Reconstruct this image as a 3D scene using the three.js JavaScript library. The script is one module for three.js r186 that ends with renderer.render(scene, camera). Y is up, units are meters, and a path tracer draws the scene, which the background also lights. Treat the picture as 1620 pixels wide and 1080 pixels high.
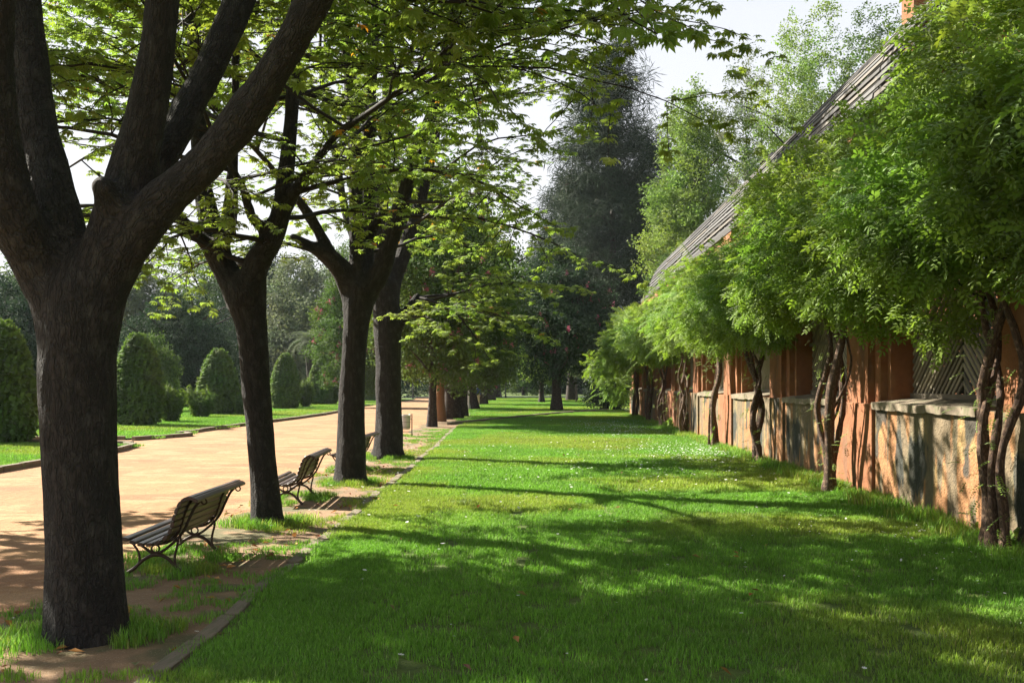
import * as THREE from 'three';
import { mergeGeometries } from 'three/addons/utils/BufferGeometryUtils.js';
import { RoundedBoxGeometry } from 'three/addons/geometries/RoundedBoxGeometry.js';

// ---------------------------------------------------------------- camera, sky, sun, exposure
const EYE = 1.9, FOC = 1700, CX = 810, HY = 606;            // eye height (m), focal length and horizon of the 1620 x 1080 photograph
const scene = new THREE.Scene();
const camera = new THREE.PerspectiveCamera(THREE.MathUtils.radToDeg(2 * Math.atan(540 / FOC)), 1620 / 1080, 0.1, 2000);
camera.position.set(0, EYE, 0);
camera.lookAt(0, EYE, -10);
camera.setViewOffset(1620, 1080, 0, -(HY - 540), 1620, 1080);
const renderer = new THREE.WebGLRenderer({ antialias: true });
renderer.setSize(1024, 682);
renderer.toneMapping = THREE.LinearToneMapping;
renderer.toneMappingExposure = 4.2;
renderer.shadowMap.enabled = true;
const SUN_EL = 36 * Math.PI / 180, SUN_AZ = 31 * Math.PI / 180;   // the sun stands to the left and somewhat beyond
const toSun = new THREE.Vector3(-Math.cos(SUN_EL) * Math.cos(SUN_AZ), Math.sin(SUN_EL), -Math.cos(SUN_EL) * Math.sin(SUN_AZ));
{
  const W = 512, H = 256, a = new Float32Array(W * H * 4);
  for (let r = 0; r < H; r++) for (let c = 0; c < W; c++) {
    const el = ((r + 0.5) / H - 0.5) * Math.PI, az = ((c + 0.5) / W - 0.5) * 2 * Math.PI;
    const y = Math.sin(el), cs = Math.cos(az) * Math.cos(el) * toSun.x + y * toSun.y + Math.sin(az) * Math.cos(el) * toSun.z;
    const t = Math.pow(Math.max(0, Math.min(1, y)), 1.0), glow = 0.1 * Math.pow(Math.max(0, cs), 6);
    const i = (r * W + c) * 4;
    a[i] = 0.28 * (1 - t) + 0.085 * t + glow; a[i + 1] = 0.281 * (1 - t) + 0.11 * t + glow * 0.95; a[i + 2] = 0.284 * (1 - t) + 0.165 * t + glow * 0.85; a[i + 3] = 1;
  }
  const sky = new THREE.DataTexture(a, W, H, THREE.RGBAFormat, THREE.FloatType);
  sky.mapping = THREE.EquirectangularReflectionMapping; sky.magFilter = THREE.LinearFilter; sky.needsUpdate = true;
  scene.background = sky; scene.environment = sky;
}
const sun = new THREE.DirectionalLight(new THREE.Color(1, 0.93, 0.8), 5);
sun.position.copy(toSun).multiplyScalar(120).add(new THREE.Vector3(0, 0, -35));
sun.target.position.set(0, 0, -35);
sun.castShadow = true;
Object.assign(sun.shadow.camera, { left: -70, right: 70, top: 70, bottom: -70, near: 1, far: 320 });
sun.shadow.mapSize.set(4096, 4096);
scene.add(sun, sun.target);
scene.fog = new THREE.FogExp2(new THREE.Color(0.8, 0.91, 1.0), 0.00014);

// ---------------------------------------------------------------- helpers
const V = (x, y, z) => new THREE.Vector3(x, y, z);
function RNG(seed) { let s = seed | 0; const f = () => { s = (s + 0x6d2b79f5) | 0; let t = Math.imul(s ^ (s >>> 15), 1 | s); t = (t + Math.imul(t ^ (t >>> 7), 61 | t)) ^ t; return ((t ^ (t >>> 14)) >>> 0) / 4294967296; }; f.r = (a, b) => a + (b - a) * f(); f.pick = (l) => l[Math.floor(f() * l.length)]; return f; }
const hash = (x, y, z) => { let h = Math.imul(x, 374761393) ^ Math.imul(y, 668265263) ^ Math.imul(z, 2147483647 - 40503); h = Math.imul(h ^ (h >>> 13), 1274126177); return ((h ^ (h >>> 16)) >>> 0) / 4294967296; };
function noise3(x, y, z) {
  const ix = Math.floor(x), iy = Math.floor(y), iz = Math.floor(z); let fx = x - ix, fy = y - iy, fz = z - iz;
  fx = fx * fx * (3 - 2 * fx); fy = fy * fy * (3 - 2 * fy); fz = fz * fz * (3 - 2 * fz);
  const l = (a, b, t) => a + (b - a) * t, h = (a, b, c) => hash(ix + a, iy + b, iz + c);
  return l(l(l(h(0, 0, 0), h(1, 0, 0), fx), l(h(0, 1, 0), h(1, 1, 0), fx), fy), l(l(h(0, 0, 1), h(1, 0, 1), fx), l(h(0, 1, 1), h(1, 1, 1), fx), fy), fz);
}
const fbm = (x, y, z) => noise3(x, y, z) * 0.55 + noise3(x * 2.1, y * 2.1, z * 2.1) * 0.3 + noise3(x * 4.3, y * 4.3, z * 4.3) * 0.15;
function pn(u, v, fx, fy, seed) {                           // value noise that repeats over the unit square
  const x = u * fx, y = v * fy, ix = Math.floor(x), iy = Math.floor(y); let a = x - ix, b = y - iy; a = a * a * (3 - 2 * a); b = b * b * (3 - 2 * b);
  const h = (i, j) => hash(((ix + i) % fx + fx) % fx, ((iy + j) % fy + fy) % fy, seed);
  return (h(0, 0) * (1 - a) + h(1, 0) * a) * (1 - b) + (h(0, 1) * (1 - a) + h(1, 1) * a) * b;
}
const pf = (u, v, f, g, s) => pn(u, v, f, g, s) * 0.5 + pn(u, v, f * 2, g * 2, s + 1) * 0.27 + pn(u, v, f * 4, g * 4, s + 2) * 0.15 + pn(u, v, f * 8, g * 8, s + 3) * 0.08;
const sm = (a, b, x) => { const t = Math.max(0, Math.min(1, (x - a) / (b - a))); return t * t * (3 - 2 * t); };
const mix3 = (a, b, t) => [a[0] + (b[0] - a[0]) * t, a[1] + (b[1] - a[1]) * t, a[2] + (b[2] - a[2]) * t];
function tex(w, h, fn, color) {
  const d = new Uint8Array(w * h * 4), enc = (x) => Math.round(255 * (x <= 0.0031308 ? 12.92 * x : 1.055 * Math.pow(Math.min(1, x), 1 / 2.4) - 0.055));
  for (let y = 0; y < h; y++) for (let x = 0; x < w; x++) {
    const c = fn((x + 0.5) / w, (y + 0.5) / h), i = (y * w + x) * 4;
    for (let k = 0; k < 3; k++) { const q = Math.max(0, Array.isArray(c) ? c[k] : c); d[i + k] = color ? enc(q) : Math.min(255, Math.round(q * 255)); }
    d[i + 3] = 255;
  }
  const t = new THREE.DataTexture(d, w, h); t.wrapS = t.wrapT = THREE.RepeatWrapping; t.magFilter = THREE.LinearFilter; t.minFilter = THREE.LinearMipmapLinearFilter; t.generateMipmaps = true;
  if (color) t.colorSpace = THREE.SRGBColorSpace; t.needsUpdate = true; return t;
}
const rgb = (r, g, b) => new THREE.Color().setRGB(r, g, b);
const std = (o) => new THREE.MeshStandardMaterial(o);
const taken = new Map();
function numbered(n) { const k = taken.get(n) || 0; taken.set(n, k + 1); return k ? n + '_' + String(k).padStart(3, '0') : n; }
function base(name, label, category, p, group) { const g = new THREE.Group(); g.name = numbered(name); if (p) g.position.copy(p); g.userData = { label, category }; if (group) g.userData.group = group; scene.add(g); return g; }
function part(name, geo, m, parent, kind) { const o = new THREE.Mesh(geo, m); o.name = name; o.castShadow = o.receiveShadow = true; if (kind) o.userData.kind = kind; parent.add(o); return o; }
function structure(name, geo, m, kind = 'structure', label, category) { const o = part(numbered(name), geo, m, scene, kind); if (label) { o.userData.label = label; o.userData.category = category; } return o; }
class Geo {                                                 // collects triangles
  constructor() { this.p = []; this.n = []; this.u = []; this.i = []; }
  vert(x, y, z, nx, ny, nz, u = 0, v = 0) { this.p.push(x, y, z); this.n.push(nx, ny, nz); this.u.push(u, v); return this.p.length / 3 - 1; }
  tri(a, b, c) { const e = V().subVectors(b, a), n = V().subVectors(c, a); n.crossVectors(e, n).normalize(); const i = this.vert(a.x, a.y, a.z, n.x, n.y, n.z); this.vert(b.x, b.y, b.z, n.x, n.y, n.z, 1, 0); this.vert(c.x, c.y, c.z, n.x, n.y, n.z, 1, 1); this.i.push(i, i + 1, i + 2); }
  tube(pts, rad, seg, uvScale = 0.5, cap = true) {
    const n = pts.length, t = V(), b = V(), q = V(), N = V(); let len = 0, first = -1;
    t.subVectors(pts[1], pts[0]).normalize(); N.set(Math.abs(t.y) > 0.9 ? 1 : 0, Math.abs(t.y) > 0.9 ? 0 : 1, 0).cross(t).normalize();
    const around = Math.max(1, Math.round(2 * Math.PI * rad[0] / uvScale));
    for (let k = 0; k < n; k++) {
      t.subVectors(pts[Math.min(n - 1, k + 1)], pts[Math.max(0, k - 1)]).normalize();
      N.addScaledVector(t, -N.dot(t)).normalize(); b.crossVectors(t, N);
      if (k) len += pts[k].distanceTo(pts[k - 1]);
      for (let j = 0; j <= seg; j++) {
        const a = j / seg * 2 * Math.PI; q.copy(N).multiplyScalar(Math.cos(a)).addScaledVector(b, Math.sin(a));
        const id = this.vert(pts[k].x + q.x * rad[k], pts[k].y + q.y * rad[k], pts[k].z + q.z * rad[k], q.x, q.y, q.z, j / seg * around, len / uvScale);
        if (first < 0) first = id;
      }
    }
    for (let k = 0; k < n - 1; k++) for (let j = 0; j < seg; j++) { const a = first + k * (seg + 1) + j, c = a + seg + 1; this.i.push(a, a + 1, c, a + 1, c + 1, c); }
    if (cap) for (const k of [0, n - 1]) { const o = first + k * (seg + 1); for (let j = 1; j < seg - 1; j++) k ? this.i.push(o, o + j, o + j + 1) : this.i.push(o, o + j + 1, o + j); }
    return this;
  }
  build() { const g = new THREE.BufferGeometry(); g.setAttribute('position', new THREE.Float32BufferAttribute(this.p, 3)); g.setAttribute('normal', new THREE.Float32BufferAttribute(this.n, 3)); g.setAttribute('uv', new THREE.Float32BufferAttribute(this.u, 2)); g.setIndex(this.i); return g; }
}
const boxAt = (x0, x1, y0, y1, z0, z1) => { const g = new THREE.BoxGeometry(x1 - x0, y1 - y0, z1 - z0); g.translate((x0 + x1) / 2, (y0 + y1) / 2, (z0 + z1) / 2); return g; };
// uv in metres for box-like geometry: the plane each face lies in
function uvMetres(g, scale = 1) {
  if (g.index) g = g.toNonIndexed();
  const p = g.attributes.position, n = g.attributes.normal, u = g.attributes.uv;
  for (let i = 0; i < p.count; i++) { const ax = Math.abs(n.getX(i)), ay = Math.abs(n.getY(i)), az = Math.abs(n.getZ(i)); if (ax >= ay && ax >= az) u.setXY(i, p.getZ(i) * scale, p.getY(i) * scale); else if (ay >= az) u.setXY(i, p.getX(i) * scale, p.getZ(i) * scale); else u.setXY(i, p.getX(i) * scale, p.getY(i) * scale); }
  return g;
}
// smooth union of tapered capsules, meshed with surface nets
function blend(caps, cell, k, disp, tile = [0.5, 0.8]) {
  const lo = V(1e9, 1e9, 1e9), hi = V(-1e9, -1e9, -1e9);
  for (const c of caps) for (const [q, r] of [[c.a, c.ra], [c.b, c.rb]]) { lo.min(V(q.x - r, q.y - r, q.z - r)); hi.max(V(q.x + r, q.y + r, q.z + r)); }
  const pad = cell * 3 + k * 0.3; lo.addScalar(-pad); hi.addScalar(pad);
  const nx = Math.ceil((hi.x - lo.x) / cell) + 1, ny = Math.ceil((hi.y - lo.y) / cell) + 1, nz = Math.ceil((hi.z - lo.z) / cell) + 1;
  const F = new Float32Array(nx * ny * nz).fill(1), ID = new Int32Array(nx * ny * nz).fill(-1);
  for (const c of caps) { c.ba = V().subVectors(c.b, c.a); c.l2 = Math.max(1e-9, c.ba.lengthSq()); }
  const dist = (c, x, y, z) => { const px = x - c.a.x, py = y - c.a.y, pz = z - c.a.z; let t = (px * c.ba.x + py * c.ba.y + pz * c.ba.z) / c.l2; t = t < 0 ? 0 : t > 1 ? 1 : t; return Math.hypot(px - c.ba.x * t, py - c.ba.y * t, pz - c.ba.z * t) - (c.ra + (c.rb - c.ra) * t); };
  const field = (list, x, y, z) => { let d = 10, e = 10, g = -1; const join = () => { const h = Math.max(k - Math.abs(d - e), 0) / k; d = Math.min(d, e) - h * h * k / 4; }; for (const c of list) { if (c.limb !== g) { if (g !== -1) join(); e = 10; g = c.limb; } e = Math.min(e, dist(c, x, y, z)); } join(); return d + (disp && d < 0.2 ? disp(x, y, z) : 0); };
  const B = 8, reach = cell * B * 0.9 + k + 0.05, lists = new Map();
  for (let bz = 0; bz < nz; bz += B) for (let by = 0; by < ny; by += B) for (let bx = 0; bx < nx; bx += B) {
    const x = lo.x + (bx + B / 2) * cell, y = lo.y + (by + B / 2) * cell, z = lo.z + (bz + B / 2) * cell, near = caps.filter((c) => dist(c, x, y, z) < reach);
    if (!near.length) continue;
    lists.set((bz / B * 512 + by / B) * 512 + bx / B, near);
    for (let iz = bz; iz < Math.min(nz, bz + B); iz++) for (let iy = by; iy < Math.min(ny, by + B); iy++) for (let ix = bx; ix < Math.min(nx, bx + B); ix++) F[(iz * ny + iy) * nx + ix] = field(near, lo.x + ix * cell, lo.y + iy * cell, lo.z + iz * cell);
  }
  const P = [], Q = [], at = (x, y, z) => (z * ny + y) * nx + x;
  const E = [[0, 1], [0, 2], [0, 4], [1, 3], [1, 5], [2, 3], [2, 6], [3, 7], [4, 5], [4, 6], [5, 7], [6, 7]];
  for (let z = 0; z < nz - 1; z++) for (let y = 0; y < ny - 1; y++) for (let x = 0; x < nx - 1; x++) {
    let m = 0; const f = [];
    for (let c = 0; c < 8; c++) { const q = F[at(x + (c & 1), y + (c >> 1 & 1), z + (c >> 2))]; f.push(q); if (q < 0) m |= 1 << c; }
    if (m === 0 || m === 255) continue;
    let sx = 0, sy = 0, sz = 0, n = 0;
    for (const [a, b] of E) if ((f[a] < 0) !== (f[b] < 0)) { const t = f[a] / (f[a] - f[b]); sx += (a & 1) + ((b & 1) - (a & 1)) * t; sy += (a >> 1 & 1) + ((b >> 1 & 1) - (a >> 1 & 1)) * t; sz += (a >> 2) + ((b >> 2) - (a >> 2)) * t; n++; }
    ID[at(x, y, z)] = P.length; P.push(V(lo.x + (x + sx / n) * cell, lo.y + (y + sy / n) * cell, lo.z + (z + sz / n) * cell));
  }
  for (let z = 1; z < nz - 1; z++) for (let y = 1; y < ny - 1; y++) for (let x = 1; x < nx - 1; x++) {
    const s = F[at(x, y, z)] < 0;
    const quad = (a, b, c, d, flip) => flip ? Q.push([a, d, c], [a, c, b]) : Q.push([a, b, c], [a, c, d]);
    if (s !== F[at(x + 1, y, z)] < 0) quad(ID[at(x, y - 1, z - 1)], ID[at(x, y, z - 1)], ID[at(x, y, z)], ID[at(x, y - 1, z)], !s);
    if (s !== F[at(x, y + 1, z)] < 0) quad(ID[at(x - 1, y, z - 1)], ID[at(x - 1, y, z)], ID[at(x, y, z)], ID[at(x, y, z - 1)], !s);
    if (s !== F[at(x, y, z + 1)] < 0) quad(ID[at(x - 1, y - 1, z)], ID[at(x, y - 1, z)], ID[at(x, y, z)], ID[at(x - 1, y, z)], !s);
  }
  const listAt = (q) => lists.get((Math.floor((q.z - lo.z) / cell / B) * 512 + Math.floor((q.y - lo.y) / cell / B)) * 512 + Math.floor((q.x - lo.x) / cell / B)) || caps;
  const N = P.map((q) => { const l = listAt(q), e = cell * 0.6; return V(field(l, q.x + e, q.y, q.z) - field(l, q.x - e, q.y, q.z), field(l, q.x, q.y + e, q.z) - field(l, q.x, q.y - e, q.z), field(l, q.x, q.y, q.z + e) - field(l, q.x, q.y, q.z - e)).normalize(); });
  const g = new Geo(), c3 = V(), t1 = V(), t2 = V(), ax = V();
  for (const tr of Q) {
    c3.copy(P[tr[0]]).add(P[tr[1]]).add(P[tr[2]]).divideScalar(3);
    let best = null, bd = 1e9; for (const c of listAt(c3)) { const d = dist(c, c3.x, c3.y, c3.z); if (d < bd) { bd = d; best = c; } }
    ax.copy(best.ba).normalize(); t1.set(0, 0, 1).addScaledVector(ax, -ax.z).normalize(); t2.crossVectors(ax, t1);
    let ref = null; const id = [];
    for (const i of tr) {
      const px = P[i].x - best.a.x, py = P[i].y - best.a.y, pz = P[i].z - best.a.z;
      let an = Math.atan2(px * t2.x + py * t2.y + pz * t2.z, px * t1.x + py * t1.y + pz * t1.z) / (2 * Math.PI);
      if (ref === null) ref = an; else { if (an - ref > 0.5) an -= 1; if (an - ref < -0.5) an += 1; }
      id.push(g.vert(P[i].x, P[i].y, P[i].z, N[i].x, N[i].y, N[i].z, an * (best.around || 1), ((best.l0 || 0) + px * ax.x + py * ax.y + pz * ax.z) / tile[1]));
    }
    g.i.push(...id);
  }
  return g.build();
}
let limbs = 0;
function limb(pts, rad, tileU = 0.5) { const caps = [], id = limbs++; let l0 = 0; const around = Math.max(1, Math.round(2 * Math.PI * Math.max(...rad.slice(0, 2)) / tileU)); for (let i = 0; i < pts.length - 1; i++) { caps.push({ a: pts[i], b: pts[i + 1], ra: rad[i], rb: rad[i + 1], l0, around, limb: id }); l0 += pts[i].distanceTo(pts[i + 1]); } return caps; }
function smoothLine(pts, rad, n) { const c = new THREE.CatmullRomCurve3(pts, false, 'centripetal'), P = [], R = []; for (let i = 0; i <= n; i++) { const t = i / n, f = t * (pts.length - 1), k = Math.min(pts.length - 2, Math.floor(f)); P.push(c.getPoint(t)); R.push(rad[k] + (rad[k + 1] - rad[k]) * (f - k)); } return [P, R]; }
// where a thing seen at a photograph position stands, at a given distance
const at = (px, py, D) => V((px - CX) * D / FOC, EYE - (py - HY) * D / FOC, -D);
const onGround = (px, D) => V((px - CX) * D / FOC, 0, -D);

// instanced foliage
const _m = new THREE.Matrix4(), _x = V(), _y = V(), _z = V();
function basis(p, dir, up, s) { _z.copy(dir).normalize(); _x.crossVectors(up, _z); if (_x.lengthSq() < 1e-6) _x.set(1, 0, 0); _x.normalize(); _y.crossVectors(_z, _x); return _m.makeBasis(_x.multiplyScalar(s), _y.multiplyScalar(s), V().copy(_z).multiplyScalar(s)).setPosition(p); }
function spread(name, geo, m, list, parent, tint) {         // list of {p, dir, up, s, c}
  const o = new THREE.InstancedMesh(geo, m, list.length); o.name = name; o.castShadow = o.receiveShadow = true;
  list.forEach((q, i) => { o.setMatrixAt(i, basis(q.p, q.dir, q.up, q.s)); o.setColorAt(i, q.c || tint(q, i)); });
  o.userData.kind = 'stuff'; parent.add(o); return o;
}
const leafMat = (r, g, b, t = 0.5) => new THREE.MeshPhysicalMaterial({ color: rgb(r, g, b), roughness: 0.94, transmission: t, thickness: 0, side: THREE.DoubleSide, specularIntensity: 0.5 });
function leaflet(g, o, dir, side, len, wid, fold, droop) {  // a pointed leaflet of four triangles
  const mid = V().copy(o).addScaledVector(dir, len * 0.6), tip = V().copy(o).addScaledVector(dir, len); mid.y -= droop * 0.35; tip.y -= droop;
  const l = V().copy(mid).addScaledVector(side, wid / 2), r = V().copy(mid).addScaledVector(side, -wid / 2); l.y += fold; r.y += fold;
  g.tri(o, l, mid); g.tri(o, mid, r); g.tri(l, tip, mid); g.tri(mid, tip, r);
}
function palmateLeaf(seed) {
  const R = RNG(seed), g = new Geo(), hub = V(0, 0.01, 0.11);
  g.tri(V(-0.002, 0, 0), V(0.002, 0, 0), hub);
  for (let i = -3; i <= 3; i++) { const a = i * 0.62 + R.r(-0.08, 0.08), len = 0.19 - Math.abs(i) * 0.022 + R.r(-0.015, 0.015), d = V(Math.sin(a), -0.05, Math.cos(a)); leaflet(g, hub, d, V(Math.cos(a), 0, -Math.sin(a)), len, len * 0.4, 0.012, len * R.r(0.25, 0.55)); }
  return g.build();
}
function pinnateLeaf(seed) {
  const R = RNG(seed), g = new Geo(), L = 0.22, P = (t) => V(0, -0.09 * t * t, L * t); g.tri(V(-0.002, 0, 0), V(0.002, 0, 0), P(1));
  for (let k = 1; k <= 5; k++) for (const s of [-1, 1]) { const o = P(k / 5.4), d = V(s, R.r(-0.35, 0.05), 0.45).normalize(), len = R.r(0.055, 0.078), sd = V(-d.z, 0, d.x), mid = V().copy(o).addScaledVector(d, len * 0.5), tip = V().copy(o).addScaledVector(d, len); tip.y -= 0.012; const l = V().copy(mid).addScaledVector(sd, len * 0.27), r = V().copy(mid).addScaledVector(sd, -len * 0.27); g.tri(o, r, l); g.tri(l, r, tip); }
  const o = P(0.97); leaflet(g, o, V(0, -0.3, 1).normalize(), V(1, 0, 0), 0.07, 0.028, 0, 0.01); return g.build();
}
function clump(seed, n, rad, len, wid, out = 0.4) {         // a handful of small leaves round a twig end
  const R = RNG(seed), g = new Geo();
  for (let i = 0; i < n; i++) {
    const d = V(R.r(-1, 1), R.r(-1, 1), R.r(-1, 1)).normalize(), o = d.clone().multiplyScalar(rad * Math.pow(R(), 0.6)); o.y *= 0.7;
    const e = V(R.r(-1, 1), R.r(-0.9, 0.5), R.r(-1, 1)).addScaledVector(d, out).normalize(), sd = V(R.r(-1, 1), R.r(-0.4, 0.4), R.r(-1, 1)).cross(e).normalize(), l = len * R.r(0.7, 1.25);
    const mid = V().copy(o).addScaledVector(e, l * 0.5), tip = V().copy(o).addScaledVector(e, l), a = V().copy(mid).addScaledVector(sd, wid * l / 2), b = V().copy(mid).addScaledVector(sd, -wid * l / 2); g.tri(o, a, b); g.tri(a, tip, b);
  }
  return g.build();
}
const PALMATE = [palmateLeaf(1), palmateLeaf(2)], PINNATE = [pinnateLeaf(3), pinnateLeaf(4)];
const CLUMP = [clump(5, 34, 0.5, 0.2, 0.5), clump(6, 34, 0.5, 0.2, 0.5)], BOXLEAF = clump(7, 11, 0.15, 0.15, 0.5, 0.9), NEEDLE = clump(8, 60, 0.55, 0.42, 0.07, 0.3), PETALS = clump(9, 26, 0.09, 0.06, 0.8, 0.6), SPEAR = clump(10, 22, 0.22, 0.3, 0.24, 1.2);

// ---------------------------------------------------------------- materials
const plates = (u, v) => { const w = pn(u, v, 7, 6, 11) * 0.07, x = pn(u, v, 6, 9, 13) * 0.06, r = 1 - Math.abs(2 * pf(u + w, v + x, 11, 6, 12) - 1) * 2.1, q = 1 - Math.abs(2 * pf(u + x, v + w, 9, 10, 22) - 1) * 2.1; return Math.min(1, Math.max(0, Math.min(sm(0.1, 0.7, 1.15 - r), sm(0.05, 0.6, 1.2 - q)))); };
const barkBump = tex(512, 512, (u, v) => Math.max(0, Math.min(1, plates(u, v) * 0.62 + pf(u, v, 26, 16, 17) * 0.5 - 0.05)));
const barkMap = tex(512, 512, (u, v) => { const r = plates(u, v), f = pf(u, v, 32, 20, 31), li = sm(0.58, 0.7, pf(u, v, 6, 6, 41)) * 0.6; return mix3(mix3([0.003, 0.0026, 0.0024], [0.024, 0.0185, 0.0155], r * 0.55 + f * 0.6 - 0.1), [0.055, 0.052, 0.045], li * f); }, true);
const bark = std({ map: barkMap, bumpMap: barkBump, bumpScale: 0.05, roughness: 0.95 });
const barkFar = std({ map: barkMap, color: rgb(1.9, 1.7, 1.5), roughness: 0.95 });
const vineBark = std({ map: barkMap, bumpMap: barkBump, bumpScale: 0.01, color: rgb(6, 4.2, 3), roughness: 0.9 });
const twigMat = std({ color: rgb(0.016, 0.012, 0.01), roughness: 0.9 });
const paleBark = std({ color: rgb(0.26, 0.13, 0.06), roughness: 0.9, bumpMap: barkBump, bumpScale: 0.01 });
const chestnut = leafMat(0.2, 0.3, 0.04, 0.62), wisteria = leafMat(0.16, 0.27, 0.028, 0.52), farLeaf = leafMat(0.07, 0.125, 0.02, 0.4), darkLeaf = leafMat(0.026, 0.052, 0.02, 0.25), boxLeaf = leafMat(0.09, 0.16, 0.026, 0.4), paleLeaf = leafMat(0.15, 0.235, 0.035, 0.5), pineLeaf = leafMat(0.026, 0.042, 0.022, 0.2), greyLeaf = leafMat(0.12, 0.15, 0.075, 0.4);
const pink = leafMat(0.42, 0.12, 0.17, 0.3), white = leafMat(0.8, 0.8, 0.76, 0.2);
const sandMap = tex(1024, 1024, (u, v) => { const a = pf(u, v, 3, 3, 51), b = pf(u, v, 28, 28, 55), c = hash(Math.floor(u * 1024), Math.floor(v * 1024), 61), w = pn(u, v, 6, 6, 66) * 0.06, d = sm(0.54, 0.68, pf(u + w, v, 4, 10, 71)), e = sm(0.56, 0.64, pf(u, v + w, 10, 14, 75)); let q = mix3([0.2, 0.096, 0.037], [0.335, 0.182, 0.076], a * 0.9 + b * 0.55 - 0.25); q = mix3(q, [0.2, 0.085, 0.034], d * 0.6); q = mix3(q, [0.4, 0.25, 0.125], e * 0.35); const k = 0.78 + 0.44 * c; return c > 0.993 ? [0.42, 0.34, 0.25] : c < 0.008 ? [0.07, 0.045, 0.03] : [q[0] * k, q[1] * k, q[2] * k]; }, true);
sandMap.repeat.set(1 / 7, 1 / 7);
const sandBump = tex(512, 512, (u, v) => pf(u, v, 40, 40, 81) * 0.6 + hash(Math.floor(u * 512), Math.floor(v * 512), 5) * 0.25 + sm(0.55, 0.8, pf(u, v, 9, 9, 85)) * 0.3); sandBump.repeat.set(1 / 3.1, 1 / 3.1);
const sand = std({ map: sandMap, bumpMap: sandBump, bumpScale: 0.035, roughness: 1 });
const earthMap = tex(1024, 1024, (u, v) => { const a = pf(u, v, 4, 4, 151), b = pf(u, v, 36, 36, 155), c = hash(Math.floor(u * 1024), Math.floor(v * 1024), 161); let q = mix3([0.12, 0.07, 0.036], [0.27, 0.165, 0.085], a * 0.8 + b * 0.4 - 0.1); q = mix3(q, [0.05, 0.065, 0.018], sm(0.5, 0.68, pf(u, v, 9, 9, 171)) * 0.75); const k = 0.82 + 0.36 * c; return c > 0.99 ? [0.5, 0.43, 0.33] : [q[0] * k, q[1] * k, q[2] * k]; }, true); earthMap.repeat.set(1 / 5, 1 / 5);
const earth = std({ map: earthMap, bumpMap: sandBump, bumpScale: 0.025, roughness: 1 });
const turfMap = tex(1024, 1024, (u, v) => { const a = pf(u, v, 5, 5, 251), b = pf(u, v, 60, 60, 255), c = hash(Math.floor(u * 1024), Math.floor(v * 1024), 261); const q = mix3([0.035, 0.06, 0.006], [0.1, 0.155, 0.012], a * 0.6 + b * 0.6 - 0.1), k = 0.6 + 0.8 * c; return [q[0] * k, q[1] * k, q[2] * k]; }, true); turfMap.repeat.set(1 / 4.3, 1 / 4.3);
const turf = std({ map: turfMap, bumpMap: sandBump, bumpScale: 0.05, roughness: 1 });
const stoneMap = tex(256, 256, (u, v) => { const a = pf(u, v, 4, 4, 351), b = pf(u, v, 24, 24, 355), m = sm(0.5, 0.66, pf(u, v, 6, 6, 361)); return mix3(mix3([0.11, 0.085, 0.06], [0.22, 0.175, 0.12], a * 0.6 + b * 0.6), [0.1, 0.11, 0.05], m * 0.6); }, true);
const stone = std({ map: stoneMap, bumpMap: sandBump, bumpScale: 0.01, roughness: 0.95 });
const road = std({ color: rgb(0.2, 0.2, 0.21), roughness: 0.9 });
const wallMap = tex(1024, 1024, (u, v) => { const a = pf(u, v, 4, 4, 451), b = pf(u, v, 40, 40, 455), s = sm(0.58, 0.72, pf(u, v, 14, 4, 461)); let q = mix3([0.165, 0.058, 0.02], [0.235, 0.088, 0.032], a * 0.8 + b * 0.3); q = mix3(q, [0.27, 0.145, 0.065], sm(0.5, 0.7, pf(u, v, 6, 5, 471)) * 0.45); q = mix3(q, [0.12, 0.065, 0.036], s * 0.6); const k = 0.88 + 0.24 * b; return [q[0] * k, q[1] * k, q[2] * k]; }, true); wallMap.repeat.set(1 / 3.3, 1 / 3.3);
const stainMap = tex(1024, 1024, (u, v) => { const w = pn(u, v, 8, 5, 541) * 0.05, a = pf(u, v, 4, 4, 551), b = pf(u, v, 50, 40, 555), st = sm(0.47, 0.6, pf(u + w, v, 12, 3, 561)), bl = sm(0.5, 0.6, pf(u + w, v + w, 9, 4, 565)), mo = sm(0.52, 0.66, pf(u, v, 7, 6, 571)); let q = mix3([0.22, 0.088, 0.034], [0.27, 0.142, 0.056], a); q = mix3(q, [0.235, 0.165, 0.062], mo * 0.75); q = mix3(q, [0.085, 0.085, 0.055], st * 0.75); q = mix3(q, [0.022, 0.026, 0.022], bl * 0.9); const k = 0.72 + 0.56 * b; return [q[0] * k, q[1] * k, q[2] * k]; }, true); stainMap.repeat.set(1 / 3.7, 1 / 3.7);
const plasterBump = tex(512, 512, (u, v) => pf(u, v, 12, 12, 651) * 0.6 + pf(u, v, 60, 60, 655) * 0.4); plasterBump.repeat.set(1 / 1.4, 1 / 1.4);
const wallMat = std({ map: wallMap, bumpMap: plasterBump, bumpScale: 0.02, roughness: 0.92 });
const stainedWall = std({ map: stainMap, bumpMap: plasterBump, bumpScale: 0.05, roughness: 0.95 });
const grain = (s) => tex(256, 512, (u, v) => { const w = pf(u, v, 3, 2, s) * 0.3; return 0.55 + 0.45 * pf(u + w, v, 16, 2, s + 7); }, false);
const grainBump = grain(711);
const slatMats = [[0.062, 0.06, 0.06], [0.085, 0.083, 0.083], [0.04, 0.037, 0.036], [0.1, 0.088, 0.074]].map((c) => std({ color: rgb(...c), bumpMap: grainBump, bumpScale: 0.004, roughness: 0.8 }));
const lathMats = [[0.2, 0.17, 0.12], [0.25, 0.21, 0.15], [0.12, 0.1, 0.072]].map((c) => std({ color: rgb(...c), roughness: 0.85 }));
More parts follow.
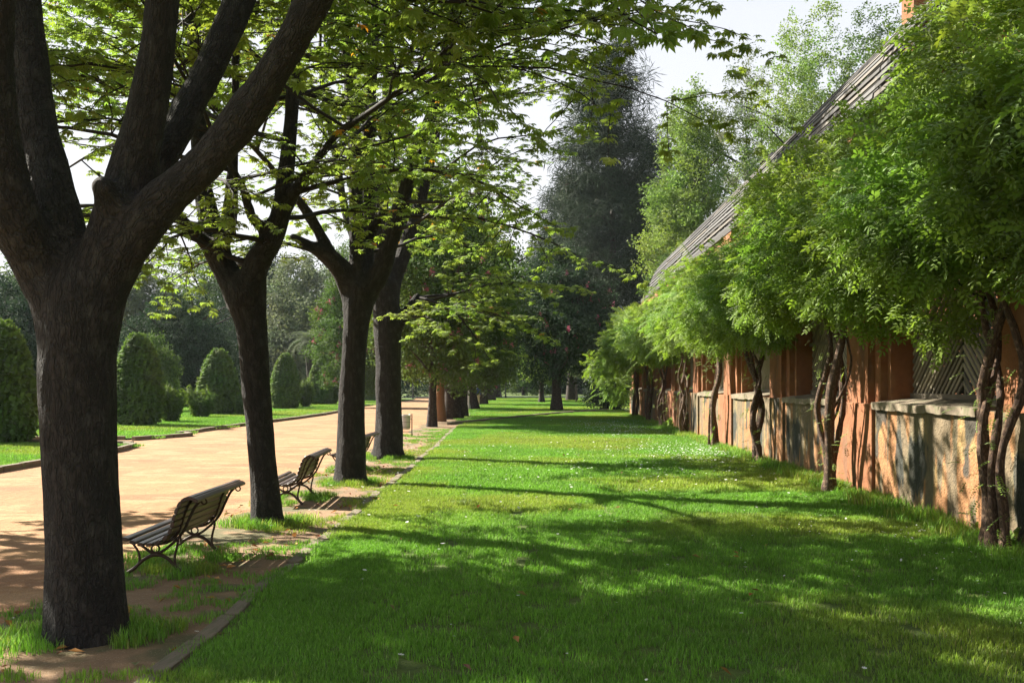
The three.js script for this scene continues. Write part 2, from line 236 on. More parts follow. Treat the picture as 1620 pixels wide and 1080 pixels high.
const benchWood = [[0.04, 0.02, 0.012], [0.05, 0.026, 0.016], [0.032, 0.017, 0.011]].map((c) => std({ color: rgb(...c), roughness: 0.36, bumpMap: grainBump, bumpScale: 0.002 }));
const iron = std({ color: rgb(0.05, 0.028, 0.017), roughness: 0.6, metalness: 0.3 });
const darkIron = std({ color: rgb(0.02, 0.025, 0.025), roughness: 0.6 }), steel = std({ color: rgb(0.42, 0.41, 0.38), roughness: 0.5, metalness: 0.5 });

// ---------------------------------------------------------------- ground
const flat = (pts, y) => { const s = new THREE.Shape(pts.map(([x, d]) => new THREE.Vector2(x, d))), g = new THREE.ShapeGeometry(s); g.rotateX(-Math.PI / 2); g.translate(0, y, 0); return g; };
const wallX = (D) => 5.5 + 0.02645 * D;
const edgeX = (D) => -2.25 + 0.07 * (noise3(D * 0.8, 1, 2) - 0.5) + (D > 34 ? -(D - 34) * 0.012 : 0);
const bankD = (x) => 49 + (x + 3.2) * 2.62 + 0.9 * Math.sin(x * 0.5);     // the bare-earth border that crosses the lawn
{
  const g = new THREE.PlaneGeometry(1600, 1600); g.rotateX(-Math.PI / 2); g.translate(0, -0.012, -300); const u = g.attributes.uv; for (let i = 0; i < u.count; i++) u.setXY(i, u.getX(i) * 1600, u.getY(i) * 1600);
  structure('ground', g, turf);
  structure('path', flat([[-11.6, -4], [-2.9, -4], [-2.9, 143], [-12.4, 143], [-12.2, 36], [-40, 35.6], [-40, 19], [-11, 19]], -0.004), sand);
  const e = []; for (let d = -4; d <= 141; d += d < 50 ? 0.4 : 3) e.push([edgeX(d), d]); const e2 = []; for (let d = 141; d >= -4; d -= d < 50.5 ? 0.4 : 3) e2.push([-4.05 + 0.5 * (fbm(d * 0.5, 3, 1) - 0.5) * 2, d]);
  structure('earth_verge', flat([...e, ...e2], 0), earth);
  const l1 = []; for (let d = -4; d < 48.6; d += 0.4) l1.push([edgeX(d), d]); for (let x = edgeX(48.6); x < 8; x += 0.5) l1.push([x, bankD(x) - 0.25 + 0.2 * noise3(x * 2, 0, 5)]); l1.push([wallX(79), 78.5], [wallX(-4), -4]);
  structure('lawn', flat(l1, 0.016), turf);
  const l2 = []; for (let x = -2.8; x < 8; x += 0.5) l2.push([x, bankD(x) + 0.35 + 0.25 * noise3(x * 2, 0, 9)]); l2.push([40, 90], [60, 141], [-3.4, 141]); 
  structure('lawn', flat(l2, 0.016), turf);
  const b = []; for (let x = -3; x < 8.4; x += 0.4) b.push([x, bankD(x) - 0.8]); for (let x = 8.2; x > -3; x -= 0.4) b.push([x, bankD(x) + 0.8]);
  structure('earth_border', flat(b, 0.006), earth);
  structure('lawn', flat([[-60, 20], [-11.05, 20], [-11, 30], [-11.3, 32], [-12.2, 33.2], [-14, 33.8], [-60, 34]], 0.05), turf);
  const l4 = [[-60, 35.9], [-15, 35.7], [-12.4, 36.3], [-11.6, 38.5]]; for (let d = 40; d < 135; d += 3) l4.push([-11.8 + 0.5 * Math.sin(d * 0.12), d]); l4.push([-13, 138], [-60, 138]);
  structure('lawn', flat(l4, 0.05), turf);
  structure('road', flat([[-120, 143], [120, 143], [120, 152], [-120, 152]], 0.01), road);
}
// edging stones, each its own piece
function edging(name, label, line, len, w, h, sink, seed) {
  const R = RNG(seed), root = base(name, label, 'edging'), geos = [0, 1, 2, 3].map(() => { const g = new RoundedBoxGeometry(w * R.r(0.85, 1.1), h, len * 0.975, 1, 0.015), p = g.attributes.position; for (let i = 0; i < p.count; i++) p.setXYZ(i, p.getX(i) + 0.012 * (noise3(p.getX(i) * 20, p.getZ(i) * 9, i % 3) - 0.5), p.getY(i) + 0.016 * (noise3(p.getX(i) * 17, 4, p.getZ(i) * 6) - 0.5), p.getZ(i)); g.computeVertexNormals(); return g; });
  let last = null, carry = 0;
  for (const q of line) { if (last) { const d = V().subVectors(q, last), L = d.length(); d.normalize(); let t = -carry; for (t = len - carry; t <= L; t += len) { const o = part('kerb_stone', R.pick(geos), stone, root); o.position.copy(last).addScaledVector(d, t - len / 2); o.position.y = h / 2 - sink + R.r(-0.008, 0.008); o.rotation.y = Math.atan2(d.x, d.z) + R.r(-0.025, 0.025); o.rotation.z = R.r(-0.03, 0.03); } carry = L - (t - len); } last = q; }
  return root;
}
{
  const a = []; for (let d = 1; d < 46; d += 0.5) a.push(V(edgeX(d) - 0.04, 0, -d)); edging('stone_edging', 'worn stone edging between lawn and the bare earth under the trees', a, 0.85, 0.13, 0.14, 0.105, 5);
  edging('stone_edging', 'low kerb round the small left lawn nearest the camera', [[-11.04, 20], [-11, 30], [-11.3, 32], [-12.2, 33.2], [-14, 33.85], [-30, 34.05]].map(([x, d]) => V(x + 0.06, 0, -d)), 1.0, 0.16, 0.2, 0.07, 6);
  edging('stone_edging', 'low kerb along the left lawn with the clipped bushes', [[-30, 35.8], [-15, 35.65], [-12.4, 36.25], [-11.6, 38.5], ...[40, 43, 46, 49, 52, 55, 58, 61, 64, 70, 76, 82, 90, 100].map((d) => [-11.8 + 0.5 * Math.sin(d * 0.12), d])].map(([x, d]) => V(x + 0.06, 0, -d)), 1.0, 0.16, 0.2, 0.07, 7);
  const c = []; for (let x = -2.9; x < 8; x += 0.4) c.push(V(x, 0, -bankD(x))); edging('stone_edging', 'dark low edging that curves across the lawn towards the far wall', c, 0.9, 0.16, 0.2, 0.06, 8);
}
// grass
function turfPatch(seed, size, n, h, w) {
  const R = RNG(seed), g = new Geo();
  for (let i = 0; i < n; i++) {
    const x = R.r(-size / 2, size / 2), z = R.r(-size / 2, size / 2), a = R.r(0, 6.28), l = h * R.r(0.5, 1.3), b = R.r(0.15, 0.75) * l, ww = w * R.r(0.7, 1.3), s = V(Math.cos(a) * ww / 2, 0, Math.sin(a) * ww / 2), d = V(-Math.sin(a), 0, Math.cos(a));
    const m = V(x, l * 0.55, z).addScaledVector(d, b * 0.3), t = V(x, l, z).addScaledVector(d, b);
    g.tri(V(x - s.x, -0.01, z - s.z), V(x + s.x, -0.01, z + s.z), m.clone().add(s)); g.tri(V(x - s.x, -0.01, z - s.z), m.clone().add(s), m.clone().sub(s)); g.tri(m.clone().sub(s), m.clone().add(s), t);
  }
  const q = g.build(), c = []; for (let i = 0; i < n; i++) { const k = R.r(0.62, 1.35), straw = R() < 0.06 ? 1 : 0; for (let j = 0; j < 9; j++) c.push(k * (1 + straw * 0.7), k * (1 + straw * 0.12), k * (1 + straw * 2.5)); } q.setAttribute('color', new THREE.Float32BufferAttribute(c, 3));
  return q;
}
const grassMat = leafMat(0.2, 0.335, 0.026, 0.42); grassMat.vertexColors = true;
const grassTint = (x, d, R) => { const a = fbm(x * 0.35, d * 0.35, 3), b = fbm(x * 1.6, d * 1.6, 8), k = 0.74 + 0.5 * b + R.r(-0.06, 0.06); return rgb(k * (0.75 + 0.45 * sm(0.42, 0.7, a)), k, k * (0.9 + 0.5 * a)); };
{
  const near = [1, 2, 3].map((s) => turfPatch(s + 20, 0.5, 560, 0.052, 0.006)), mid = [1, 2].map((s) => turfPatch(s + 30, 1, 900, 0.065, 0.011)), far = [1, 2].map((s) => turfPatch(s + 40, 2, 1100, 0.07, 0.022)), R = RNG(77);
  const lists = { near: [[], [], []], mid: [[], []], far: [[], []] };
  const put = (kind, x, d, y, s = 1) => { const l = R.pick(lists[kind]), a = R() * 6.28; l.push({ p: V(x, y, -d), dir: V(Math.sin(a), R.r(-0.02, 0.02), Math.cos(a)), up: V(0, 1, 0), s: s * R.r(0.9, 1.12), c: grassTint(x, d, R) }); };
  for (let d = 3; d < 19; d += 0.42) for (let x = -2.2; x < wallX(d); x += 0.42) { const q = x + R.r(-0.15, 0.15), e = d + R.r(-0.15, 0.15); if (Math.abs(q) < e * 0.55 + 1 && q > edgeX(e) + 0.12) put('near', q, e, 0.016, 1); }
  for (let d = 19; d < 60; d += 0.72) for (let x = -1.5; x < wallX(d) - 0.2; x += 0.72) { const q = x + R.r(-0.2, 0.2), e = d + R.r(-0.2, 0.2); if (e < bankD(q) - 0.9) put('mid', q, e, 0.016); }
  for (let d = 3; d < 48; d += 0.3) for (const o of [0.31, 0.5, 0.78]) put('near', edgeX(d) + o + R.r(-0.08, 0.08), d + R.r(-0.1, 0.1), 0.012, 0.95);
  for (let d = 56; d < 76; d += 0.85) for (let x = 1; x < wallX(d); x += 0.85) if (d < bankD(x) - 1 && d >= 60) put('mid', x, d, 0.016);
  for (let d = 48; d < 140; d += 1.7) for (let x = -1.6; x < Math.min(14, d * 0.2); x += 1.7) if (d > bankD(x) + 1.6) put('far', x + R.r(-0.4, 0.4), d, 0.016);
  for (let d = 20.6; d < 33; d += 0.9) for (let x = -11.5; x > -18; x -= 0.9) if (x > -d * 0.52 - 1 && !(d > 31.5 && x > -13)) put('mid', x, d, 0.05);
  for (let d = 37; d < 120; d += 1.7) for (let x = -13; x > -26; x -= 1.7) if (x > -d * 0.52) put('far', x + R.r(-0.4, 0.4), d, 0.05);
  // strays on the earth under the trees
  const vs = [[], []];
  for (let d = 4; d < 44; d += 0.3) for (let x = -4.3; x < -2.3; x += 0.3) { const q = x + R.r(-0.15, 0.15), e = d + R.r(-0.15, 0.15); const m = fbm(q * 1.3 + 4, e * 0.9, 2) + 0.16 * sm(-3.3, -2.3, q) + (d < 9 ? 0.05 : 0) - 0.2 * sm(-3.7, -4.3, q); if (m > 0.5 + R.r(-0.05, 0.08)) for (let w = 0; w < 3; w++) vs[w % 2].push({ p: V(q + R.r(-0.14, 0.14), 0.0, -e + R.r(-0.14, 0.14)), dir: V(R.r(-1, 1), 0, R.r(-1, 1)), up: V(0, 1, 0), s: R.r(0.45, 1.0), c: grassTint(q, e, R) }); }
  for (const [n, gs] of [['near', near], ['mid', mid], ['far', far]]) gs.forEach((g, i) => { if (!lists[n][i].length) return; const o = spread(numbered('grass'), g, grassMat, lists[n][i], scene); o.userData.label = { near: 'short green lawn blades nearest the camera and on the verge', mid: 'short green lawn blades in the middle distance', far: 'short green lawn blades far down the park' }[n]; o.userData.category = 'grass'; });
  // tufts round each trunk foot
  const T = [1, 2].map((s) => turfPatch(s + 50, 0.3, 110, 0.11, 0.007)), tl = [[], []], S = [1, 2].map((s) => turfPatch(s + 60, 0.26, 46, 0.06, 0.0065));
  vs.forEach((l, i) => { const o = spread(numbered('grass'), S[i], grassMat, l, scene); o.userData.label = 'sparse grass tufts on the bare earth under the trees'; o.userData.category = 'grass'; });
  for (const [tx, td, tr] of [[-3.18, 8, 0.34], [-3.3, 14.4, 0.25], [-3.05, 20.3, 0.32], [-3.15, 27.1, 0.38]]) for (let i = 0; i < 34; i++) { const a = R() * 6.28, q = tr + R.r(0.02, 0.42) * R(); tl[i % 2].push({ p: V(tx + Math.cos(a) * q, 0, -td + Math.sin(a) * q), dir: V(Math.sin(a * 3), 0, Math.cos(a * 3)), up: V(0, 1, 0), s: R.r(0.6, 1.2), c: grassTint(tx + i, td, R) }); }
  for (const b of [11.35, 17.4, 23.3]) for (let i = 0; i < 26; i++) tl[i % 2].push({ p: V(-3.5 + R.r(-0.5, 0.5), 0, -b + R.r(-0.9, 0.9)), dir: V(R.r(-1, 1), 0, R.r(-1, 1)), up: V(0, 1, 0), s: R.r(0.5, 1.0), c: grassTint(i, b, R) });
  for (let i = 0; i < 420; i++) { const d = R.r(10, 60); tl[i % 2].push({ p: V(wallX(d) - R.r(0.1, 0.5), 0.01, -d), dir: V(R.r(-1, 1), 0, R.r(-1, 1)), up: V(0, 1, 0), s: R.r(0.7, 1.9), c: grassTint(i, d, R) }); }
  tl.forEach((l, i) => { const o = spread(numbered('grass'), T[i], grassMat, l, scene); o.userData.label = 'longer grass tufts at trunk feet and wall foot'; o.userData.category = 'grass'; });
  // daisies
  const dg = new Geo(); for (let k = 0; k < 7; k++) { const a = k / 7 * 6.28, b = (k + 0.7) / 7 * 6.28; dg.tri(V(0, 0.002, 0), V(Math.sin(b) * 0.012, 0.004, Math.cos(b) * 0.012), V(Math.sin(a) * 0.012, 0.004, Math.cos(a) * 0.012)); }
  const dl = []; const drift = (x0, d0, sx, sd, n) => { for (let i = 0; i < n; i++) { const q = x0 + sx * (R() + R() + R() - 1.5), e = d0 + sd * (R() + R() + R() - 1.5); if (q < wallX(e) - 0.2) dl.push({ p: V(q, 0.07 + R.r(0, 0.02), -e), dir: V(R.r(-1, 1), R.r(-0.3, 0.3), R.r(-1, 1)), up: V(0, 1, 0), s: R.r(0.6, 1.2) * (d0 > 20 ? 1.9 : 1), c: rgb(1, 1, 1) }); } };
  drift(5.3, 29, 2.2, 4, 900); drift(4.4, 45, 2.2, 9, 1000); drift(3.5, 24, 3, 6, 260); drift(4.6, 12.5, 1.6, 2.5, 120); drift(1, 11, 4, 6, 60); drift(0, 25, 4, 14, 220);
  const o = spread('daisies', dg.build(), white, dl, scene); o.userData.label = 'drifts of tiny white daisies in the lawn'; o.userData.category = 'daisies';
  // leaf litter
  const ll = []; const brown = leafMat(0.3, 0.16, 0.06, 0.15), lg = new Geo(); leaflet(lg, V(0, 0, -0.05), V(0, 0.02, 1), V(1, 0, 0), 0.1, 0.055, 0.016, -0.015);
  for (let i = 0; i < 900; i++) { const v = R() < 0.75, d = R.r(5, 40), x = v ? R.r(-4.2, -2.1) : R.r(-2.2, 5); ll.push({ p: V(x, v ? 0.008 : 0.06, -d), dir: V(R.r(-1, 1), R.r(-0.2, 0.3), R.r(-1, 1)), up: V(R.r(-0.4, 0.4), 1, R.r(-0.4, 0.4)), s: R.r(0.4, 1.25) * (v ? 1 : 0.9), c: R() < 0.2 ? rgb(1.8, 1.7, 1.5) : rgb(R.r(0.5, 1.2), R.r(0.5, 1.1), R.r(0.5, 1)) }); if (!v && R() < 0.72) ll.pop(); }
  const lo = spread('fallen_leaves', lg.build(), brown, ll, scene); lo.userData.label = 'dry brown fallen leaves scattered under the trees'; lo.userData.category = 'leaves';
}

function blobLeaves(R, blobs, n, sMin, sMax, droop, tint) {
  const out = [], vol = blobs.map((b) => b.r[0] * b.r[1] + b.r[1] * b.r[2] + b.r[0] * b.r[2]), tot = vol.reduce((a, b) => a + b, 0);
  blobs.forEach((b, bi) => { const m = Math.round(n * vol[bi] / tot); for (let i = 0; i < m; i++) {
    const d = V(R.r(-1, 1), R.r(-1, 1), R.r(-1, 1)).normalize(), bump = 0.45 + 0.9 * fbm(d.x * 3 + bi * 7, d.y * 3 + b.c.x, d.z * 3 + b.c.z), f = bump * Math.pow(R.r(0.12, 1), 0.42);
    const p = V(b.c.x + d.x * b.r[0] * f, b.c.y + d.y * b.r[1] * f, b.c.z + d.z * b.r[2] * f), dir = d.clone().multiplyScalar(0.7).add(V(R.r(-1.3, 1.3), R.r(-0.9, 0.9) - droop, R.r(-1.3, 1.3)));
    out.push({ p, dir, up: V(R.r(-0.9, 0.9), 1, R.r(-0.9, 0.9)), s: R.r(sMin, sMax), c: tint(R, p) });
  } });
  return out;
}
const greenTint = (R, p) => { const a = fbm(p.x * 0.7, p.y * 0.7, p.z * 0.7), k = R.r(0.68, 1.25); return rgb(k * (0.7 + 0.75 * a), k, k * R.r(0.7, 1.2)); };

// ---------------------------------------------------------------- the slatted-roof garden building on the right
const PITCH = 6.5, PIERS = [-3, -2, -1, 0, 1, 2, 3, 4, 5, 6, 7], pierA = (k) => 17.6 + PITCH * k, pierB = (k) => 19.9 + PITCH * k;
const WALL_TURN = -Math.atan(0.02645);
const house = base('slatted_garden_house', 'terracotta garden building with barrel roof of grey wooden slats behind the vines', 'building', V(5.5, 0, 0)); house.rotation.y = WALL_TURN;
{
  const R = RNG(901), S = (s) => -s;                        // along the wall, away from the camera, is -z
  const slabBox = (u0, u1, y0, y1, s0, s1) => uvMetres(boxAt(u0, u1, y0, y1, -s1, -s0));
  for (const k of PIERS) {
    const a = pierA(k), b = pierB(k), w0 = pierB(k - 1);
    const pier = part('pier', slabBox(0.02, 0.62, 1.56, 6.3, a + 0.5, b - 0.55), wallMat, house);
    for (const [x, y] of [[a + 0.17, a + 0.497], [b - 0.547, b - 0.17]]) part('pilaster', slabBox(0.13, 0.6, 1.56, 6.25, x, y), wallMat, pier);
    for (const [x, y] of [[a, a + 0.168], [b - 0.168, b]]) part('jamb', slabBox(0.24, 0.72, 1.56, 6.2, x, y), wallMat, pier);
    const pl = part('plinth', (() => { const g = new RoundedBoxGeometry(0.7, 1.6, b - a - 0.1, 2, 0.02); g.translate(0.29, 0.76, -(a + b) / 2); return uvMetres(g); })(), k % 2 ? stainedWall : wallMat, house);
    if (k > -3) {
      part('parapet_wall', slabBox(0.0, 0.55, -0.05, 1.47, w0 - 0.04, a + 0.04), stainedWall, house);
      const sg = new THREE.BoxGeometry(0.75, 0.11, a - w0 - 0.02, 10, 2, 44), p = sg.attributes.position; for (let i = 0; i < p.count; i++) { const f = (p.getX(i) + 0.375) / 0.75; p.setXYZ(i, p.getX(i) + 0.03 * (noise3(p.getZ(i) * 4, p.getY(i) * 9, k) - 0.5) * (f < 0.3 ? 1.6 : 1), p.getY(i) + f * 0.09 + 0.025 * (noise3(p.getX(i) * 6, 2, p.getZ(i) * 5 + k) - 0.5), p.getZ(i)); } sg.translate(0.3, 1.53, -(a + w0) / 2); sg.computeVertexNormals();
      part('sill', uvMetres(sg, 1), stone, house);
      part('lintel', slabBox(0.1, 0.66, 5.35, 6.3, w0 - 0.02, a + 0.02), wallMat, house);
      // lattice
      const mid = (a + w0) / 2, W = a - w0, win = part('lattice_window', (() => { const f = [slabBox(0.555, 0.62, 1.66, 1.74, w0 + 0.003, a - 0.003), slabBox(0.53, 0.6, 2.72, 2.79, w0 + 0.003, a - 0.003), slabBox(0.53, 0.6, 3.85, 3.92, w0 + 0.003, a - 0.003)]; for (const e of [w0 + 0.003, mid - 0.03, a - 0.063]) f.push(slabBox(0.62, 0.68, 1.66, 5.34, e, e + 0.06)); return mergeGeometries(f); })(), lathMats[2], house);
      const singles = k >= 0 && k <= 1, rest = [];
      // chevron laths that rise to the middle post
      for (const sgn of [-1, 1]) for (let j = -12; j < 16; j++) {
        const c = mid, half = W / 2 - 0.02, y0 = 1.72 + j * 0.13, slope = 0.78, y1 = y0 + half * slope;       // from the outer side at y0 up to the middle at y1
        const lo = Math.max(1.74, y0), hi = Math.min(3.85, y1); if (hi - lo < 0.12) continue;
        const sAt = (y) => c + sgn * (half - (y - y0) / slope), L = Math.hypot((hi - lo) / slope, hi - lo), g = new THREE.BoxGeometry(0.022, L, 0.055); g.rotateX(sgn * Math.atan(1 / slope)); g.translate(0.6 + 0.004 * ((j + 20) % 2), (lo + hi) / 2, -(sAt(lo) + sAt(hi)) / 2);
        if (singles) part('lath', g, R.pick(lathMats), win); else rest.push(g);
      }
      if (rest.length) part('laths', mergeGeometries(rest), lathMats[0], win, 'stuff');
    }
  }
  const s0 = pierB(-3), s1 = pierB(6), L0 = pierA(-3);
  part('eave_beam', slabBox(0.0, 0.5, 6.303, 6.46, L0, s1), slatMats[2], house);
  part('rear_wall', slabBox(12, 12.4, -0.05, 6.3, L0, pierB(7)), wallMat, house);
  part('gable_wall', slabBox(0.63, 11.99, -0.05, 5.5, pierB(7) - 0.5, pierB(7) - 0.1), wallMat, house);
  part('gable_wall', slabBox(0.63, 11.99, -0.05, 5.5, L0 + 0.1, L0 + 0.5), wallMat, house);
  part('floor', slabBox(0.63, 11.99, -0.02, 0.03, L0 + 0.5, pierB(7) - 0.5), earth, house);
  // barrel roof
  const prof = (t) => { const a = Math.PI * (1 - t); return [6.15 + 5.85 * Math.sign(Math.cos(a)) * Math.pow(Math.abs(Math.cos(a)), 1.0), 6.4 + 3.45 * Math.pow(Math.sin(a), 0.82)]; };
  const rows = []; { let acc = 0, last = prof(0); for (let t = 0; t <= 1; t += 0.0005) { const q = prof(t); acc += Math.hypot(q[0] - last[0], q[1] - last[1]); if (acc >= 0.165) { rows.push([q[0], q[1], Math.atan2(q[1] - last[1], q[0] - last[0])]); acc = 0; } last = q; } }
  const ribs = []; for (let k = -3; k <= 6; k++) for (const f of [0, 0.5]) { const s = pierA(k) + 1.15 + f * PITCH; if (s > s1) continue; const pts = [], rad = []; for (let j = 0; j <= 40; j++) { const q = prof(j / 40), n = 0.1; pts.push(V(q[0] + (q[0] < 6 ? n : -n) * 0.8, q[1] - n * 0.9, -s)); rad.push(0.055); } ribs.push(new Geo().tube(pts, rad, 4).build()); }
  const roof = part('slatted_roof', mergeGeometries(ribs), slatMats[2], house);
  const slatGeo = new RoundedBoxGeometry(0.086, 0.03, PITCH - 0.03, 1, 0.004), rest = [[], []];
  rows.forEach(([x, y, a], i) => { for (let k = -3; k < 6; k++) {
    const s = pierA(k) + 1.15 + PITCH / 2, jx = R.r(-0.012, 0.012), ja = R.r(-0.07, 0.07);
    if (i < 27 && k >= -1) { const o = part('slat', slatGeo, R.pick(slatMats), roof); o.position.set(x + jx, y + R.r(-0.01, 0.01), -s); o.rotation.set(R.r(-0.003, 0.003), R.r(-0.003, 0.003), a + ja); }
    else { const g = slatGeo.clone(); g.rotateZ(a + ja); g.translate(x + jx, y, -s); rest[i % 2].push(g); }
  } });
  rest.forEach((l, i) => part('slats', mergeGeometries(l), slatMats[i], roof, 'stuff'));
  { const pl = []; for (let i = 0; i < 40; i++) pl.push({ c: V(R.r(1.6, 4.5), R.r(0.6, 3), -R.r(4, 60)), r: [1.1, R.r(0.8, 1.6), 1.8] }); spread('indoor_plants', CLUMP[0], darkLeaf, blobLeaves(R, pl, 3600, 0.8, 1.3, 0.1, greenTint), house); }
  // cross parapet of the middle bay and the small capped pinnacle beyond
  part('cross_parapet', slabBox(1.75, 4.6, 7.8, 12.5, 20.9, 21.6), wallMat, house);
  const pin = part('pinnacle', slabBox(1.75, 2.25, 8.2, 9.05, 34.6, 35.1), wallMat, house);
  const cap = new THREE.ConeGeometry(0.48, 0.34, 4); cap.rotateY(Math.PI / 4); cap.translate(2.0, 9.223, -34.85); part('cap', cap, slatMats[2], pin);
}

// ---------------------------------------------------------------- wisteria vines on the building
function stemLine(R, p0, p1, wob, n) { const pts = []; const ph = R() * 6, f = R.r(1.2, 2.4); for (let i = 0; i <= n; i++) { const t = i / n, q = p0.clone().lerp(p1, t), e = Math.sin(t * Math.PI * 0.9 + 0.15); q.x += wob * e * Math.sin(ph + t * 6 * f) * 0.6; q.z += wob * e * Math.cos(ph * 1.7 + t * 5 * f); q.y += 0.04 * R.r(-1, 1) * e; pts.push(q); } return pts; }
{
  const at2 = (u, y, s) => V(u, y, -s);
  const PLACE = ['partly out of the frame at the right edge', 'by the second pier from the right', 'leaning by the third pier from the right', 'by the fourth pier from the right', 'by the fifth pier from the right', 'by the sixth pier from the right', 'on the last full pier', 'at the far end of the wall'];
  [-1, 0, 1, 2, 3, 4, 5, 6].forEach((k, vi) => {
    const R = RNG(1000 + k * 17), s = (pierA(k) + pierB(k)) / 2 - 0.15, v = base('wisteria_vine', 'twisted leafy vine on the terracotta wall ' + PLACE[vi], 'vine', V(wallX(s) - 0.42, 0, -s), 'vines along the building'); v.rotation.y = WALL_TURN;
    const nst = [4, 5, 4, 3, 4, 3, 3, 3][vi];
    for (let j = 0; j < nst; j++) {
      const z0 = R.r(-0.28, 0.28) * (j ? 1.2 : 0.4), z1 = R.r(-0.95, 0.95), h = R.r(3.4, 4.9), r0 = R.r(0.038, 0.075) * (j < 2 ? 1.15 : 0.7), pts = stemLine(R, V(R.r(-0.12, 0.12), -0.08, z0), V(R.r(-0.15, 0.25), h, z1), 0.17, 26), rad = pts.map((q, i) => r0 * (1.25 - 0.75 * i / 26) * (1 + 0.22 * (noise3(q.x * 7, q.y * 5, j) - 0.5) * 2) * (i < 2 ? 1.35 : 1));
      part('stem', new Geo().tube(pts, rad, 9, 0.25).build(), vineBark, v);
    }
    const tw = new Geo(); for (let j = 0; j < 16; j++) tw.tube(stemLine(R, V(R.r(-0.1, 0.3), R.r(2.9, 4.2), R.r(-0.8, 0.8)), V(R.r(-1.1, 0.4), R.r(3.4, 5.4), R.r(-3.1, 3.1)), 0.16, 9), Array.from({ length: 10 }, (_, i) => 0.026 - 0.0018 * i), 4); part('side_shoots', tw.build(), twigMat, v, 'stuff');
    const B = []; const far = k >= 3;
    for (let j = 0; j < 9; j++) B.push({ c: V(R.r(-0.65, 0.15), k > 1 ? R.r(3.55, 4.75 + (k > 4 ? 0.4 : 0)) : k > 0 ? R.r(3.6, 4.75) : R.r(3.7, 5.4), -3.6 + 7.2 * (j + R.r(0.2, 0.8)) / 9), r: [R.r(0.7, 1.05), k > 1 ? R.r(0.65, 1.0) : R.r(0.7, 1.1), R.r(0.8, 1.25)] });
    
    if (k <= 1) { for (let j = 0; j < [1, 7, 4][k + 1]; j++) B.push({ c: V(R.r(0, 0.9), R.r(5.7, 6.3), R.r(-3.3, 3.3)), r: [R.r(0.4, 0.7), R.r(0.45, 0.75), R.r(0.6, 1.1)] }); for (let j = 0; j < 4; j++) B.push({ c: V(R.r(-1.0, -0.5), R.r(3.6, 4.5), R.r(-2.8, 2.8)), r: [0.8, 0.8, 0.9] }); }
    for (let j = 0; j < 3; j++) B.push({ c: V(R.r(-0.5, 0.1), R.r(3.0, 3.6), R.r(-3.2, 3.2)), r: [0.5, R.r(0.45, 0.7), R.r(0.5, 0.9)] });
    if (k === 6) for (let j = 0; j < 8; j++) B.push({ c: V(R.r(-1.6, -0.2), R.r(1.4, 4.4), -R.r(0.5, 7)), r: [1.1, 1.0, 1.3] });
    if (k >= 4) B.push({ c: V(-0.9, 3.6, 0.6), r: [1.0, 0.8, 1.4] }, { c: V(-1.0, 4.0, -1.2), r: [1.1, 0.8, 1.4] });
    const L = blobLeaves(R, B, far ? 3200 : k <= 1 ? 9600 : 4800, far ? 1.3 : 0.9, far ? 1.8 : 1.45, 0.1, greenTint);
    // loose whips that stand off the mass
    for (let j = 0; j < 26; j++) { const b = R.pick(B), d = V(R.r(-1, 0.4), R.r(-0.5, 1), R.r(-1, 1)).normalize(), q = V(b.c.x + d.x * b.r[0] * 0.9, b.c.y + d.y * b.r[1] * 0.9, b.c.z + d.z * b.r[2] * 0.9); for (let t = 0; t < 9; t++) { q.addScaledVector(d, 0.085); d.y -= 0.06; for (const sd of [-1, 1]) L.push({ p: q.clone(), dir: V(d.z * sd + d.x * 0.5, -0.25, -d.x * sd + d.z * 0.5), up: V(0, 1, 0), s: R.r(0.6, 1) * (1 - t * 0.04), c: greenTint(R, q) }); } }
    // sparse leaves low on the stems
    for (let j = 0; j < 70; j++) { const y = R.r(0.1, 3.2); L.push({ p: V(R.r(-0.3, 0.2), y, R.r(-0.6, 0.6)), dir: V(R.r(-1, 0.2), R.r(-0.6, 0.4), R.r(-1, 1)), up: V(0, 1, 0), s: R.r(0.4, 0.8), c: greenTint(R, v.position) }); }
    spread('foliage', PINNATE[vi % 2], wisteria, L, v);
  });
  // weeds at the wall foot on the right
  const weed = (px, D, n, s, label) => { const R = RNG(Math.round(px)), g = new Geo(); for (let i = 0; i < n; i++) { const a = R() * 6.28, e = R.r(0.5, 1.3), l = R.r(0.16, 0.34) * s, d = V(Math.cos(a) * Math.cos(e), Math.sin(e), Math.sin(a) * Math.cos(e)); leaflet(g, V(R.r(-0.1, 0.1) * s, 0.01, R.r(-0.1, 0.1) * s), d, V(-Math.sin(a), 0, Math.cos(a)), l, l * 0.26, 0.01, l * 0.3); } const w = base('weed', label, 'weed', onGround(px, D), 'weeds at the wall foot'); part('leaves', g.build(), paleLeaf, w); };
  weed(1597, 12.4, 26, 1.5, 'broad-leaved weed at the wall foot by the right edge'); weed(1562, 13.4, 20, 1.1, 'low weed at the foot of the rightmost vine'); weed(1500, 14.6, 16, 0.9, 'small weed below the nearest lattice window'); weed(1455, 15.6, 14, 0.8, 'small weed under the stained parapet wall'); weed(1240, 24, 14, 1.1, 'weed by the foot of the third vine'); weed(1060, 44, 22, 2.4, 'weed clump at the wall foot far along the lawn');
}

